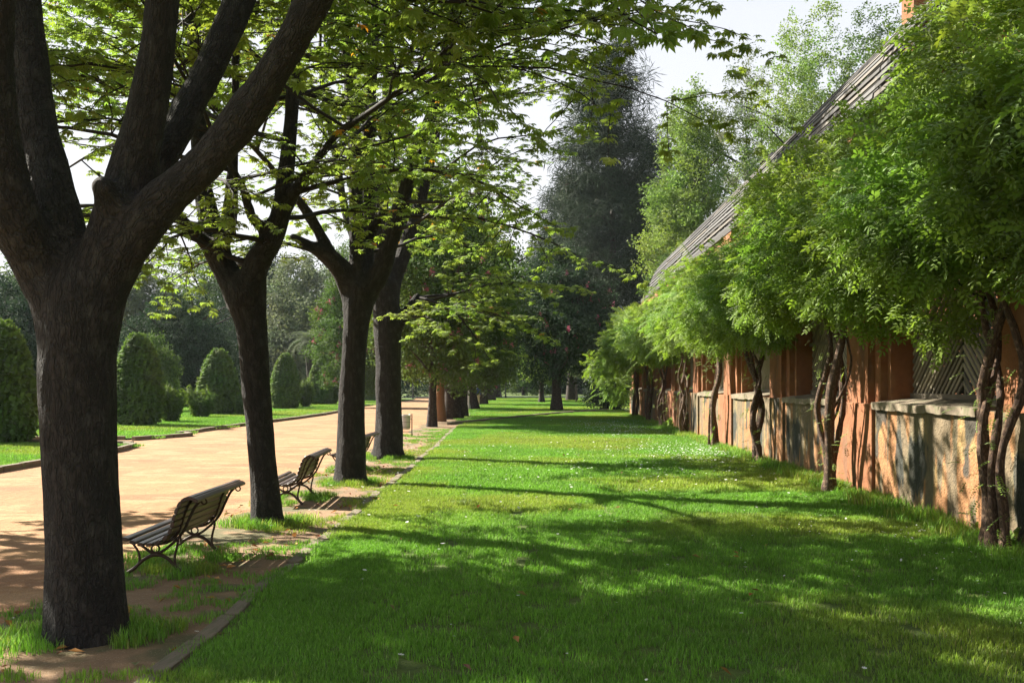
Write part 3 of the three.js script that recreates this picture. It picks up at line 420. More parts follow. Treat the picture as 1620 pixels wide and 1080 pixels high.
// ---------------------------------------------------------------- horse chestnuts
function grow(R, G, leaves, p, d, len, r, lvl, o) {
  const n = [9, 7, 4][lvl], pts = [p.clone()], rad = [r], q = p.clone(), dir = d.clone().normalize(), step = len / n;
  for (let i = 1; i <= n; i++) {
    const t = i / n, w = [0.14, 0.2, 0.28][lvl];
    dir.add(V(R.r(-w, w), R.r(-w, w) * 0.7, R.r(-w, w)));
    if (lvl === 0) dir.y += 0.05; if (lvl === 1) dir.y += t < 0.45 ? 0.03 : -0.11 * o.droop; if (lvl === 2) dir.y -= 0.07;
    dir.normalize(); q.addScaledVector(dir, step); if (q.y < o.floor) { q.y += 0.12; dir.y = Math.abs(dir.y) * 0.4; }
    pts.push(q.clone()); rad.push(r * (1 - t * [0.82, 0.85, 0.7][lvl]) + 0.003);
    if (lvl < 2 && t > (lvl ? 0.22 : 0.12)) {
      const m = lvl ? (R() < o.dense ? 2 : 1) : o.fork;
      for (let j = 0; j < m; j++) {
        const out = V(q.x - o.axis.x, 0, q.z - o.axis.z); if (out.lengthSq() < 0.01) out.set(1, 0, 0); out.normalize();
        const a = R() * 6.28, side = V(Math.cos(a), R.r(-0.25, 0.45), Math.sin(a));
        const c = lvl ? dir.clone().multiplyScalar(0.75).add(side.multiplyScalar(0.95)) : out.multiplyScalar(0.75).add(side).addScaledVector(dir, 0.35);
        grow(R, G, leaves, q, c, lvl ? R.r(0.65, 1.35) * o.twig : R.r(1.7, 3.3) * o.spread * (1.1 - 0.5 * t), Math.min(rad[i] * 0.62, lvl ? 0.011 : 0.036), lvl + 1, o);
      }
    }
    if (lvl === 2 || (lvl === 1 && t > 0.8)) {
      const m = i === n ? 5 : o.leafy;
      for (let j = 0; j < m; j++) { const a = R() * 6.28, e = V(Math.cos(a), R.r(-0.4, 0.35), Math.sin(a)).addScaledVector(dir, 0.4); leaves.push({ p: q.clone().add(V(R.r(-0.04, 0.04), R.r(-0.04, 0.04), R.r(-0.04, 0.04))), dir: e, up: V(R.r(-0.35, 0.35), 1, R.r(-0.35, 0.35)), s: R.r(0.65, 1.15) * o.leaf, c: leafTint(R, q) }); }
    }
  }
  if (r > 0.004) G.tube(pts, rad, [8, 5, 3][lvl], 0.5, false);
}
function leafTint(R, p) { const a = fbm(p.x * 0.5, p.y * 0.5, p.z * 0.5), k = R.r(0.7, 1.2); return R() < 0.005 ? rgb(2.6, 0.8, 0.4) : rgb(k * (0.72 + 0.7 * a), k, k * R.r(0.6, 1.2)); }
function blossoms(R, leaves, n, root, m, s = 1) { const l = []; for (let i = 0; i < n; i++) { const q = R.pick(leaves); for (let j = 0; j < 3; j++) l.push({ p: q.p.clone().add(V(R.r(-0.03, 0.03), 0.05 + j * 0.09 * s, R.r(-0.03, 0.03))), dir: V(R.r(-1, 1), 0, R.r(-1, 1)), up: V(0, 1, 0), s: s * (1.15 - j * 0.28), c: rgb(R.r(0.8, 1.2), R.r(0.7, 1.2), R.r(0.8, 1.2)) }); } spread('blossoms', PETALS, m, l, root); }
function chestnutTree(label, D, foot, limbs, seed, o, cell) {
  // limbs: lists of [px, py, half width px, extra depth] in the photograph, at distance D
  const root = base('chestnut_tree', label, 'tree', foot, 'chestnut trees along the path'), R = RNG(seed), caps = [], tips = [];
  for (const l of limbs) {
    const pts = l.map(([x, y, , dd]) => at(x, y, D + (dd || 0)).sub(foot)), rad = l.map(([, , w, dd]) => w * (D + (dd || 0)) / FOC), [P, Q] = smoothLine(pts, rad, Math.max(3, (l.length - 1) * 3));
    caps.push(...limb(P, Q)); if (!l.stub) tips.push({ p: P[P.length - 1], d: V().subVectors(P[P.length - 1], P[P.length - 2]), r: Q[Q.length - 1], path: P, rad: Q });
  }
  const disp = (x, y, z) => 0.03 * (fbm(x * 9, y * 2.2, z * 9) - 0.5) + 0.05 * (noise3(x * 2.5, y * 1.6, z * 2.5) - 0.5);
  part('trunk', blend(caps, cell, 0.1, disp), bark, root);
  const every = caps.flatMap((c) => c.ra < 0.16 ? [c.a, c.b] : []), snap = (q) => every.reduce((m, c) => c.distanceTo(q) < m.distanceTo(q) ? c : m);
  const G = new Geo(), leaves = []; o = { droop: 1, dense: 0.5, fork: 2, leafy: 2, twig: 1, spread: 1.25, leaf: 1, floor: 2.9, axis: V(0, 0, 0), ...o };
  for (const t of tips.slice(1)) {
    grow(R, G, leaves, t.p.clone().addScaledVector(t.d.clone().normalize(), -0.1), t.d, o.reach || 5.5, t.r * 0.97, 0, o);
    for (let i = Math.floor(t.path.length * 0.5); i < t.path.length; i += 2) if (t.path[i].y > 2.6) for (let j = 0; j < (o.low ?? 1); j++) { const a = R() * 6.28; grow(R, G, leaves, t.path[i], V(Math.cos(a), R.r(-0.05, 0.5), Math.sin(a)), R.r(1.8, 3.4) * o.spread, Math.min(0.036, t.rad[i] * 0.5), 1, o); }
  }
  for (const e of o.extra || []) grow(R, G, leaves, snap(V(...e[0])), V(...e[1]), e[2], e[3] || 0.038, e[4] ?? 1, o);
  part('boughs', G.build(), twigMat, root, 'stuff');
  spread('crown', PALMATE[seed % 2], chestnut, leaves, root);
  if (o.candles) blossoms(R, leaves, o.candles, root, o.petal || white);
  return leaves.length;
}
const stub = (l) => { l.stub = true; return l; };
let count = 0;
count += chestnutTree('thick dark chestnut in the left foreground forking into several limbs', 8, onGround(135, 8), [
  [[136, 1032, 70], [134, 985, 63], [131, 900, 58], [127, 760, 56], [124, 620, 56], [124, 520, 58], [126, 470, 56]],
  [[110, 520, 40], [66, 430, 38, -0.05], [22, 345, 38, -0.25], [-8, 230, 35, -0.45], [-14, 90, 32, -0.6], [-2, -60, 28, -0.8]],
  [[120, 510, 40], [104, 400, 38, 0.1], [80, 300, 36, 0.15], [54, 180, 33, 0.3], [40, 80, 31, 0.4], [28, -60, 28, 0.55]],
  [[136, 520, 44], [178, 390, 42, 0], [205, 300, 40, 0.02], [226, 200, 31, -0.1], [248, 90, 27, -0.2], [262, -60, 25, -0.35]],
  [[200, 320, 28], [246, 258, 26, 0.25], [300, 165, 25, 0.5], [352, 65, 24, 0.75], [402, -60, 21, 1]],
  [[172, 430, 36], [250, 325, 31, -0.2], [330, 250, 28, -0.4], [410, 150, 26, -0.7], [470, 45, 25, -0.95], [530, -60, 23, -1.2]],
  stub([[180, 330, 20, -0.15], [163, 296, 15, -0.3]]),
], 31, { floor: 4.6, reach: 4.2, leafy: 2, dense: 0.35, leaf: 0.75, low: 0, extra: [[[2.1, 5.1, 0.8], [1, 0.05, -0.5], 2.2], [[2.0, 5.2, 1.0], [0.8, 0.1, 0.3], 2.0], [[1.6, 5.0, -1], [1, 0, -0.6], 2.2]] }, 0.027);
count += chestnutTree('slim chestnut behind the nearest bench, second in the row', 14.4, onGround(422, 14.4), [
  [[422, 842, 29], [421, 815, 24], [414, 720, 21.5], [405, 600, 21], [396, 510, 24], [388, 462, 29]],
  [[384, 475, 24], [352, 418, 20, 0.1], [334, 360, 18, 0.2], [320, 300, 14, 0.3], [312, 170, 12, 0.4], [303, 0, 11, 0.5], [298, -80, 10, 0.6]],
  stub([[345, 405, 12, 0.1], [310, 370, 8, -0.2], [280, 338, 6, -0.5], [240, 300, 4, -0.9]]),
  [[348, 395, 15], [362, 345, 11, -0.3], [368, 270, 9, -0.6], [372, 120, 8, -0.9], [370, -40, 7, -1.2]],
  [[390, 475, 23], [404, 420, 19, -0.1], [436, 365, 16, -0.2], [450, 290, 13, -0.3], [460, 190, 11, -0.3], [466, 80, 10, -0.4], [470, -60, 9, -0.4]],
  [[440, 345, 11], [478, 285, 8, -0.5], [530, 215, 6, -1.1], [580, 180, 4.5, -1.6]],
  [[430, 370, 9], [400, 345, 7, -0.5], [384, 300, 5, -1], [360, 255, 4, -1.4]],
], 32, { leafy: 4, leaf: 0.52, fork: 2, dense: 0.9, twig: 0.95, low: 1, floor: 2.9, reach: 2.6, extra: [[[-0.9, 4.6, 0.3], [-1, 0.2, 0.2], 3.2], [[-1.0, 5.2, -0.4], [-1, 0.15, -0.5], 3.4], [[-0.8, 4.0, -0.3], [-1, 0.1, -0.2], 3], [[-0.3, 3.5, 0.5], [-1, 0.25, 0.6], 2.8], [[-0.2, 3.6, -0.4], [-0.8, 0.2, -1], 3], [[0.6, 4.2, 0.4], [1, 0.15, 0.2], 3.2], [[0.6, 4.5, -0.6], [0.8, 0.2, -0.9], 3.2], [[0, 3.7, 0.4], [-0.5, 0.1, 1], 2.4]] }, 0.032);
count += chestnutTree('chestnut with a twin upright limb and stubby left limb, third in the row', 20.3, onGround(554, 20.3), [
  [[553, 775, 31], [553, 752, 25], [555, 680, 21.5], [559, 580, 19], [564, 510, 19], [572, 460, 24]],
  stub([[563, 500, 15], [553, 462, 15], [534, 420, 16, -0.1], [512, 400, 13, -0.2], [488, 388, 8, -0.4], [462, 374, 5, -0.6]]),
  [[522, 405, 11], [502, 362, 8, -0.3], [476, 322, 6, -0.6], [440, 280, 4.5, -1]],
  [[570, 465, 16], [565, 400, 13], [563, 330, 12], [563, 260, 11, 0.1], [556, 160, 10, 0.2], [545, 40, 9, 0.3], [540, -60, 8, 0.4]],
  [[574, 455, 15], [582, 370, 11, 0.3], [582, 270, 11, 0.4], [584, 180, 10, 0.5], [590, 60, 9, 0.6], [596, -60, 8, 0.7]],
  [[578, 465, 18], [604, 424, 15, -0.1], [622, 365, 13, -0.2], [643, 295, 12, -0.3], [660, 240, 11, -0.4], [684, 180, 10, -0.6], [705, 90, 8, -0.8], [720, 0, 7, -1]],
  stub([[585, 375, 7, 0.3], [603, 336, 6, 0.1]]),
], 33, { leafy: 4, leaf: 0.55, fork: 3, dense: 0.9, twig: 0.95, low: 1, floor: 2.8, reach: 3.2, extra: [[[0.6, 4.6, 0.4], [1, 0.1, 0.5], 3.4], [[0.9, 4.9, 0.2], [1, 0, 0], 3.6], [[1.1, 5.4, 0.3], [1, -0.1, 0.6], 3.6], [[0.3, 4.2, -0.6], [0.7, 0.1, -1], 3.2], [[-0.4, 4.3, 0.4], [-0.8, 0.15, 0.8], 2.8]] }, 0.036);
count += chestnutTree('broad chestnut right behind the third one, fourth in the row', 27.1, onGround(613, 27.1), [
  [[613, 733, 30], [613, 712, 24], [615, 640, 20], [614, 560, 20], [611, 500, 21], [608, 455, 24]],
  [[604, 470, 16], [598, 400, 13, 0.1], [604, 300, 11, 0.2], [612, 180, 9, 0.3], [616, 40, 7, 0.4]],
  [[612, 470, 16], [634, 412, 12, 0.2], [655, 350, 10, 0.5], [680, 260, 8, 0.9], [700, 150, 7, 1.3]],
  [[606, 470, 13], [575, 410, 9, 0.3], [548, 340, 7, 0.6], [530, 240, 6, 0.9]],
  stub([[625, 520, 10], [648, 488, 9, 0.1], [660, 470, 6, 0.2]]),
], 34, { leafy: 5, leaf: 0.58, fork: 3, dense: 0.9, twig: 0.95, low: 2, floor: 2.2, reach: 5.2, spread: 1.35, extra: [[[1.2, 3.6, 0.2], [1, -0.25, 0.2], 3], [[1.0, 3.4, -0.3], [1, -0.2, -0.4], 2.8], [[1.4, 4.2, 0.5], [1, -0.2, 0.8], 3.2], [[0.8, 3.5, 0.6], [0.7, -0.2, 1], 2.8], [[0.9, 3.8, 0], [1, 0.1, 0.4], 3.4], [[0.7, 3.6, 0.3], [1, 0, 0.9], 3.2], [[0.8, 4.2, -0.5], [1, 0.1, -0.8], 3.4], [[1.2, 4.8, 0.3], [1, 0, 0.3], 3.6]] }, 0.045);
// the tree left of the frame whose shade lies on the near end of the path
count += chestnutTree('chestnut standing left of the view whose shade falls on the near path', 15, V(-12.5, 0, -15.5), [
  [[-607, 830, 31], [-607, 800, 24], [-610, 640, 21], [-610, 480, 22]], [[-612, 500, 16], [-640, 380, 12], [-650, 200, 9]], [[-606, 500, 16], [-575, 380, 12], [-560, 220, 9]], [[-608, 500, 14], [-606, 350, 10, -0.6], [-604, 200, 8, -1]],
], 35, { leafy: 3, low: 1, floor: 3, reach: 4.6, spread: 1.15 }, 0.06);

scene.getObjectByName('chestnut_tree_004').position.set(-11.5, 0, -16.8);

// ---------------------------------------------------------------- other trees, shrubs and palms
function leafyTree(name, label, category, pos, h, spec, group) {
  const R = RNG(spec.seed), t = base(name, label, category, pos, group), G = new Geo(), r0 = spec.trunk ?? h * 0.022, th = spec.bare ?? h * 0.3, lean = spec.lean || 0;
  if (r0 > 0) {
    const line = [], rad = []; for (let i = 0; i <= 8; i++) { const f = i / 8; line.push(V(lean * f + 0.12 * (noise3(f * 4, spec.seed, 1) - 0.5), -0.1 + f * (h * 0.82), 0.3 * (noise3(f * 3, spec.seed, 7) - 0.5))); rad.push(r0 * (i ? 1 - 0.8 * f : 1.35)); }
    G.tube(line, rad, 9); const nb = spec.boughs ?? 9;
    for (let i = 0; i < nb; i++) { const f = 0.3 + 0.6 * i / nb, p = line[Math.round(f * 8)], a = R() * 6.28, l = spec.r * R.r(0.55, 0.9); G.tube([p, p.clone().add(V(Math.cos(a) * l * 0.5, l * 0.3, Math.sin(a) * l * 0.5)), p.clone().add(V(Math.cos(a) * l, l * (spec.weep ? 0.15 : 0.55), Math.sin(a) * l))], [r0 * 0.42, r0 * 0.26, r0 * 0.08], 5, 0.5, false); }
    part('trunk', G.build(), spec.bark || barkFar, t);
  }
  const B = [], nb = spec.lobes ?? 11;
  for (let i = 0; i < nb; i++) {
    const f = (i + R.r(0.1, 0.9)) / nb, y = th + (h - th) * f, prof = spec.shape === 'column' ? Math.pow(Math.sin(Math.PI * (0.12 + 0.83 * f)), 0.6) : spec.shape === 'cone' ? 1 - 0.85 * f : Math.sin(Math.PI * (0.22 + 0.68 * f)), a = i * 2.4 + R(), q = spec.r * prof * R.r(0.3, 0.62);
    B.push({ c: V(lean * f + Math.cos(a) * q, y, Math.sin(a) * q), r: [spec.r * prof * R.r(0.42, 0.62) + 0.3, Math.min((h - th) * 0.2, spec.r * 0.55) * R.r(0.7, 1.2) + 0.2, spec.r * prof * R.r(0.42, 0.62) + 0.3] });
  }
  const L = blobLeaves(R, B, spec.n, spec.s * 0.75, spec.s * 1.25, spec.weep || 0.1, (r, p) => { const k = r.r(0.65, 1.3), a = fbm(p.x * 0.4, p.y * 0.4, p.z * 0.4 + spec.seed); return rgb(k * (0.72 + 0.65 * a), k, k * r.r(0.7, 1.2)); });
  spread('crown', spec.geo || CLUMP[spec.seed % 2], spec.leaf || farLeaf, L, t);
  if (spec.flowers) blossoms(R, L.filter((q) => q.p.y < h * 0.85), spec.flowers, t, pink, spec.fs || 1.6);
  return t;
}
// the rest of the row along the path
[[684, 46.8, 11, 0.2, 'slim grey trunk beside the litter bin, fifth tree in the row'], [698, 53.5, 10, 0.26, 'tree with an orange-brown trunk in the row'], [716, 57, 11, 0.5, 'thick dark trunk, left of the twin trunks in the row'], [728.5, 60.5, 11, 0.42, 'thick dark trunk, right of the twin trunks in the row'], [749, 77, 10, 0.42, 'slanting dark trunk beside the person'], [763, 95, 11, 0.45, 'dark trunk just beyond the person'], [774.5, 116, 11, 0.6, 'far dark trunk near the end of the row'], [786, 140, 12, 0.5, 'last tree of the row by the far road']].forEach(([px, D, h, r, label], i) =>
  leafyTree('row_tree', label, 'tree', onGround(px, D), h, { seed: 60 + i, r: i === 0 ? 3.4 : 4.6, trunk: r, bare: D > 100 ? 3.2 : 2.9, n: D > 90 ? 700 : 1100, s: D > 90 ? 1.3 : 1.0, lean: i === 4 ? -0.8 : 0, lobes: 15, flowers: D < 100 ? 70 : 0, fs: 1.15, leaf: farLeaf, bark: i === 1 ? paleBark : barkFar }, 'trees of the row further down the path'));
leafyTree('blossom_tree', 'pink flowering tree left of the path behind the third trunk', 'tree', onGround(556, 84), 10.5, { seed: 71, r: 3.8, trunk: 0.3, bare: 2.0, n: 1300, s: 0.95, lobes: 15, flowers: 90, fs: 1.6, leaf: farLeaf });
leafyTree('lawn_tree', 'dark round-headed tree standing alone on the far lawn', 'tree', onGround(880, 73), 10.8, { seed: 72, r: 4.4, trunk: 0.38, bare: 3.0, n: 1500, s: 0.95, lobes: 16, flowers: 70, fs: 1.2, leaf: darkLeaf, lean: 0.2 });
leafyTree('lawn_tree', 'small yellow-green tree behind the lone lawn tree', 'tree', onGround(857, 104), 6.5, { seed: 73, r: 3.0, trunk: 0.3, bare: 2.5, n: 500, s: 1.1, leaf: paleLeaf });
leafyTree('lawn_tree', 'forked tree behind the dark bush at the wall end', 'tree', onGround(946, 100), 9, { seed: 74, r: 3.6, trunk: 0.4, bare: 3, n: 800, s: 1.1, leaf: farLeaf, lean: -1 });
leafyTree('young_tree', 'thin young tree tied on the far lawn', 'tree', onGround(912, 106), 4.2, { seed: 75, r: 0.7, trunk: 0.07, bare: 2.8, n: 60, s: 0.7, lobes: 4, leaf: greyLeaf });
leafyTree('dark_bush', 'dark rounded bush at the far end of the wall', 'bush', onGround(962, 76), 2.9, { seed: 76, r: 1.7, trunk: 0.06, bare: 0.3, n: 420, s: 0.75, leaf: darkLeaf });
leafyTree('tall_pine', 'tall dark drooping pine above the end of the building', 'tree', onGround(968, 96), 31, { seed: 80, r: 5.6, trunk: 0.62, bare: 9, n: 900, s: 1.9, geo: NEEDLE, leaf: pineLeaf, lobes: 22, weep: 0.5, boughs: 16, shape: 'column' });
leafyTree('tall_pine', 'second dark pine left of the tallest one', 'tree', onGround(905, 118), 25, { seed: 81, r: 5.5, trunk: 0.55, bare: 6, n: 640, s: 2.0, geo: NEEDLE, leaf: pineLeaf, lobes: 20, weep: 0.5, boughs: 14, shape: 'column' });
leafyTree('tall_pine', 'dark pine just left of the bright upright tree', 'tree', onGround(1022, 110), 27, { seed: 82, r: 5.0, trunk: 0.55, bare: 5, n: 640, s: 2.0, geo: NEEDLE, leaf: pineLeaf, lobes: 20, weep: 0.5, boughs: 14, shape: 'column' });
leafyTree('upright_tree', 'bright yellow-green upright tree above the roof end', 'tree', onGround(1092, 86), 24.5, { seed: 83, r: 4.2, trunk: 0.35, bare: 4, n: 2000, s: 1.15, leaf: paleLeaf, lobes: 24, shape: 'column', boughs: 14 });
leafyTree('background_tree', 'sparse brownish tree right of the bright upright tree', 'tree', onGround(1180, 112), 34, { seed: 84, r: 7.4, trunk: 0.4, bare: 8, n: 900, s: 1.4, leaf: greyLeaf, lobes: 22, boughs: 26 });
leafyTree('background_tree', 'pale green tree rising in the middle behind the roof', 'tree', onGround(1285, 92), 32, { seed: 85, r: 7.6, trunk: 0.4, bare: 8, n: 1900, s: 1.15, leaf: paleLeaf, lobes: 22, boughs: 20 });
leafyTree('background_tree', 'loose pale tree behind the roof by the cross parapet', 'tree', onGround(1385, 88), 31, { seed: 86, r: 7, trunk: 0.4, bare: 8, n: 1400, s: 1.15, leaf: farLeaf, lobes: 20, boughs: 22 });
leafyTree('background_tree', 'darker tree between the upright tree and the roof', 'tree', onGround(1165, 96), 17, { seed: 87, r: 5, trunk: 0.35, bare: 3, n: 900, s: 1.3, leaf: darkLeaf, lobes: 16 });
leafyTree('background_tree', 'bushy green tree close behind the far roof end', 'tree', onGround(1075, 78), 11, { seed: 88, r: 4, trunk: 0.25, bare: 2, n: 900, s: 1.0, leaf: farLeaf, lobes: 14 });
// left of the path
leafyTree('evergreen_tree', 'broad dark evergreen mound behind the clipped cones', 'tree', onGround(283, 86), 8.2, { seed: 90, r: 5.4, trunk: 0.3, bare: 0.2, n: 2300, s: 1.0, leaf: darkLeaf, lobes: 20 });
leafyTree('evergreen_tree', 'dark evergreen at the left edge beyond the lawn', 'tree', onGround(22, 84), 9.5, { seed: 91, r: 5.5, trunk: 0.35, bare: 0.8, n: 1700, s: 1.1, leaf: darkLeaf, lobes: 18 });
leafyTree('evergreen_tree', 'dark conifer seen left of the foreground trunk', 'tree', onGround(-70, 78), 10, { seed: 92, r: 5, trunk: 0.35, bare: 1, n: 1100, s: 1.2, leaf: darkLeaf, lobes: 16 });
leafyTree('evergreen_tree', 'feathery shrub just right of the tallest clipped cone', 'shrub', onGround(244, 70), 4.4, { seed: 93, r: 1.6, trunk: 0.1, bare: 0.4, n: 420, s: 0.8, leaf: farLeaf, lobes: 9 });
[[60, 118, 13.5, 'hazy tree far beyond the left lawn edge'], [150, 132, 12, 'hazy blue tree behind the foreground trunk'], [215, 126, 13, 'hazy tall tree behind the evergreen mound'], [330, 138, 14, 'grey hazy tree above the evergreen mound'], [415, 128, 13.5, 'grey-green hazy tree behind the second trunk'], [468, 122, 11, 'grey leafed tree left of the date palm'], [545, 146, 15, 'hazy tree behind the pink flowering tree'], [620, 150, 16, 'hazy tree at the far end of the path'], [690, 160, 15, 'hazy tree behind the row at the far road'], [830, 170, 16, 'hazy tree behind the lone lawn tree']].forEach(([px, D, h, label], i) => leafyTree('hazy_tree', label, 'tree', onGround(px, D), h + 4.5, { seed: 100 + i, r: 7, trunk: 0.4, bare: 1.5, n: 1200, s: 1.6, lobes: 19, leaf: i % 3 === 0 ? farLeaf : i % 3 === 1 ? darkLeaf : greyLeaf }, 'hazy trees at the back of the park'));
{ // far wood that closes the view
  const R = RNG(140), B = []; for (let i = 0; i < 46; i++) B.push({ c: V(-150 + i * 6.6 + R.r(-2, 2), R.r(3, 7), -R.r(185, 215)), r: [R.r(5, 8), R.r(5, 9), R.r(4, 7)] });
  const o = spread('distant_wood', CLUMP[0], darkLeaf, blobLeaves(R, B, 9000, 2.6, 4, 0.1, greenTint), scene); o.userData.label = 'dark far-off wood closing the end of the park'; o.userData.category = 'wood';
}
// clipped cones
[[0, 33.2, 3.5, 1.0, 'clipped cone bush at the left edge of the picture'], [217, 46.8, 3.72, 0.98, 'tallest clipped bush, next to the foreground trunk'], [345, 63.3, 3.6, 1.12, 'clipped cone bush left of the second trunk'], [451, 77, 3.7, 0.98, 'clipped cone bush right of the second trunk'], [506, 92, 3.6, 1.0, 'clipped cone bush left of the third trunk'], [590, 112, 3.5, 1.1, 'farthest clipped cone bush, between the third and fourth trunks']].forEach(([px, D, h, r, label], i) => {
  const R = RNG(200 + i), t = base('clipped_bush', label, 'bush', onGround(px, D).setY(0.05), 'clipped bushes on the left lawn'), l = [], G = new Geo();
  for (let j = 0; j < 9; j++) { const a = R() * 6.28, q = R.r(0.1, 0.6) * r; G.tube([V(Math.cos(a) * q, -0.05, Math.sin(a) * q), V(Math.cos(a) * q * 1.1, 1, Math.sin(a) * q * 1.1)], [0.035, 0.02], 5); }
  part('stems', G.build(), twigMat, t);
  const prof = (f) => r * (f < 0.28 ? 0.86 + 0.5 * f : Math.pow(Math.max(0, 1 - Math.pow((f - 0.2) / 0.8, 2.1)), 0.62));
  for (let j = 0; j < 2200; j++) { const f = R.r(0.06, 1), a = R() * 6.28, w = 0.84 + 0.24 * fbm(Math.cos(a) * 2 + i, f * 6, Math.sin(a) * 2), q = prof(f) * w * Math.pow(R.r(0.35, 1), 0.3), d = V(Math.cos(a), 0.35 + f, Math.sin(a)); l.push({ p: V(Math.cos(a) * q, f * h * (0.97 + 0.05 * w) + R.r(-0.05, 0.05), Math.sin(a) * q), dir: d.add(V(R.r(-0.5, 0.5), R.r(-0.5, 0.5), R.r(-0.5, 0.5))), up: V(0, 1, 0), s: R.r(0.9, 1.6), c: greenTint(R, V(a, f * 5, i)) }); }
  spread('foliage', BOXLEAF, boxLeaf, l, t);
});
// loose shrubs between the cones
[[267, 51, 1.65, 0.62, 'loose leafy shrub right of the tallest clipped bush'], [317, 58, 1.55, 0.72, 'spreading shrub before the second clipped cone'], [384, 62, 1.6, 0.6, 'shrub half hidden by the second trunk'], [482, 82, 1.9, 0.7, 'shrub between the two cones left of the third trunk'], [527, 94, 1.9, 0.7, 'shrub against the left side of the third trunk']].forEach(([px, D, h, r, label], i) => {
  const R = RNG(230 + i), t = base('shrub', label, 'shrub', onGround(px, D).setY(0.05), 'shrubs between the clipped bushes'), G = new Geo(), l = [];
  for (let j = 0; j < 16; j++) { const a = R() * 6.28, e = R.r(0.2, 1), tip = V(Math.cos(a) * r * e, h * R.r(0.55, 1), Math.sin(a) * r * e), b = V(Math.cos(a) * 0.12, -0.05, Math.sin(a) * 0.12); G.tube([b, b.clone().lerp(tip, 0.5).add(V(0, 0.1, 0)), tip], [0.02, 0.014, 0.006], 4); for (let m = 0; m < 12; m++) l.push({ p: b.clone().lerp(tip, 0.25 + 0.75 * m / 11).add(V(R.r(-0.06, 0.06), 0, R.r(-0.06, 0.06))), dir: V(Math.cos(a) + R.r(-0.6, 0.6), R.r(0, 1), Math.sin(a) + R.r(-0.6, 0.6)), up: V(0, 1, 0), s: R.r(0.55, 1), c: greenTint(R, tip) }); }
  part('stems', G.build(), twigMat, t); spread('foliage', SPEAR, farLeaf, l, t);
});
// date palms
function frondGeo(seed, L) { const R = RNG(seed), g = new Geo(), P = (t) => V(0, L * (0.75 * t - 0.95 * t * t), L * 0.92 * t * (1 - 0.12 * t)); g.tube([0, 0.25, 0.5, 0.75, 1].map(P), [0.04, 0.03, 0.022, 0.014, 0.006], 4); for (let k = 0; k < 34; k++) for (const s of [-1, 1]) { const t = 0.12 + 0.88 * k / 34, o = P(t), l = L * 0.17 * Math.sin(Math.PI * (0.15 + 0.8 * t)) + 0.08, d = V(s, R.r(-0.1, 0.5), 0.55).normalize(), tip = o.clone().addScaledVector(d, l); tip.y -= l * 0.3; g.tri(o.clone().add(V(0, 0, -0.025)), o.clone().add(V(0, 0, 0.025)), tip); } return g.build(); }
[[489, 106, 5.9, 2.9, 'date palm with arching fronds between the second and third trunks'], [266, 128, 9.6, 3.2, 'hazy palm head above the evergreen mound'], [305, 124, 8.2, 2.8, 'lower hazy palm head behind the evergreen mound']].forEach(([px, D, h, L, label], i) => {
  const R = RNG(260 + i), t = base('date_palm', label, 'palm', onGround(px, D), 'date palms'), pts = [], rad = []; for (let j = 0; j <= 26; j++) { pts.push(V(0.1 * Math.sin(j * 0.2), -0.1 + h * j / 26, 0)); rad.push(0.3 * (j % 2 ? 1.14 : 0.94) * (j > 23 ? 1.25 : 1)); } part('trunk', new Geo().tube(pts, rad, 10).build(), barkFar, t);
  const gs = [frondGeo(1 + i, L), frondGeo(5 + i, L * 0.92)]; for (let j = 0; j < 44; j++) { const o = part('frond', gs[j % 2], j % 5 ? greyLeaf : farLeaf, t); o.position.set(0, h, 0); o.rotation.order = 'YXZ'; o.rotation.set(0.75 - 1.5 * Math.pow((j + 0.5) / 44, 0.8) + R.r(-0.1, 0.1), j * 2.399 + R.r(-0.2, 0.2), R.r(-0.2, 0.2)); }
});

// ---------------------------------------------------------------- benches, bins, lamps, car, person
const SLATS = [[-0.46, 0.385, 0.25], [-0.385, 0.355, 0.4], [-0.305, 0.335, 0.12], [-0.225, 0.333, -0.1], [-0.145, 0.352, -0.45], [-0.07, 0.4, -0.85], [-0.022, 0.462, -1.25], [0, 0.528, -1.3], [0.018, 0.594, -1.3], [0.04, 0.66, -1.22], [0.07, 0.722, -1.05], [0.11, 0.765, -0.65], [0.165, 0.782, 0.05], [0.222, 0.764, 0.5]];
const slatG = (() => { const s = new THREE.Shape(), w = 0.029, h = 0.015; s.absellipse(0, 0, w, h, 0, Math.PI * 2); const q = new THREE.Shape(Array.from({ length: 14 }, (_, i) => { const a = i / 14 * 6.2832; return new THREE.Vector2(w * Math.sign(Math.cos(a)) * Math.pow(Math.abs(Math.cos(a)), 0.6), h * Math.sign(Math.sin(a)) * Math.pow(Math.abs(Math.sin(a)), 0.6)); })); const g = new THREE.ExtrudeGeometry(q, { depth: 1.86, bevelEnabled: true, bevelSize: 0.003, bevelThickness: 0.004, bevelSegments: 1, curveSegments: 4 }); g.translate(0, 0, -0.93); return g; })();
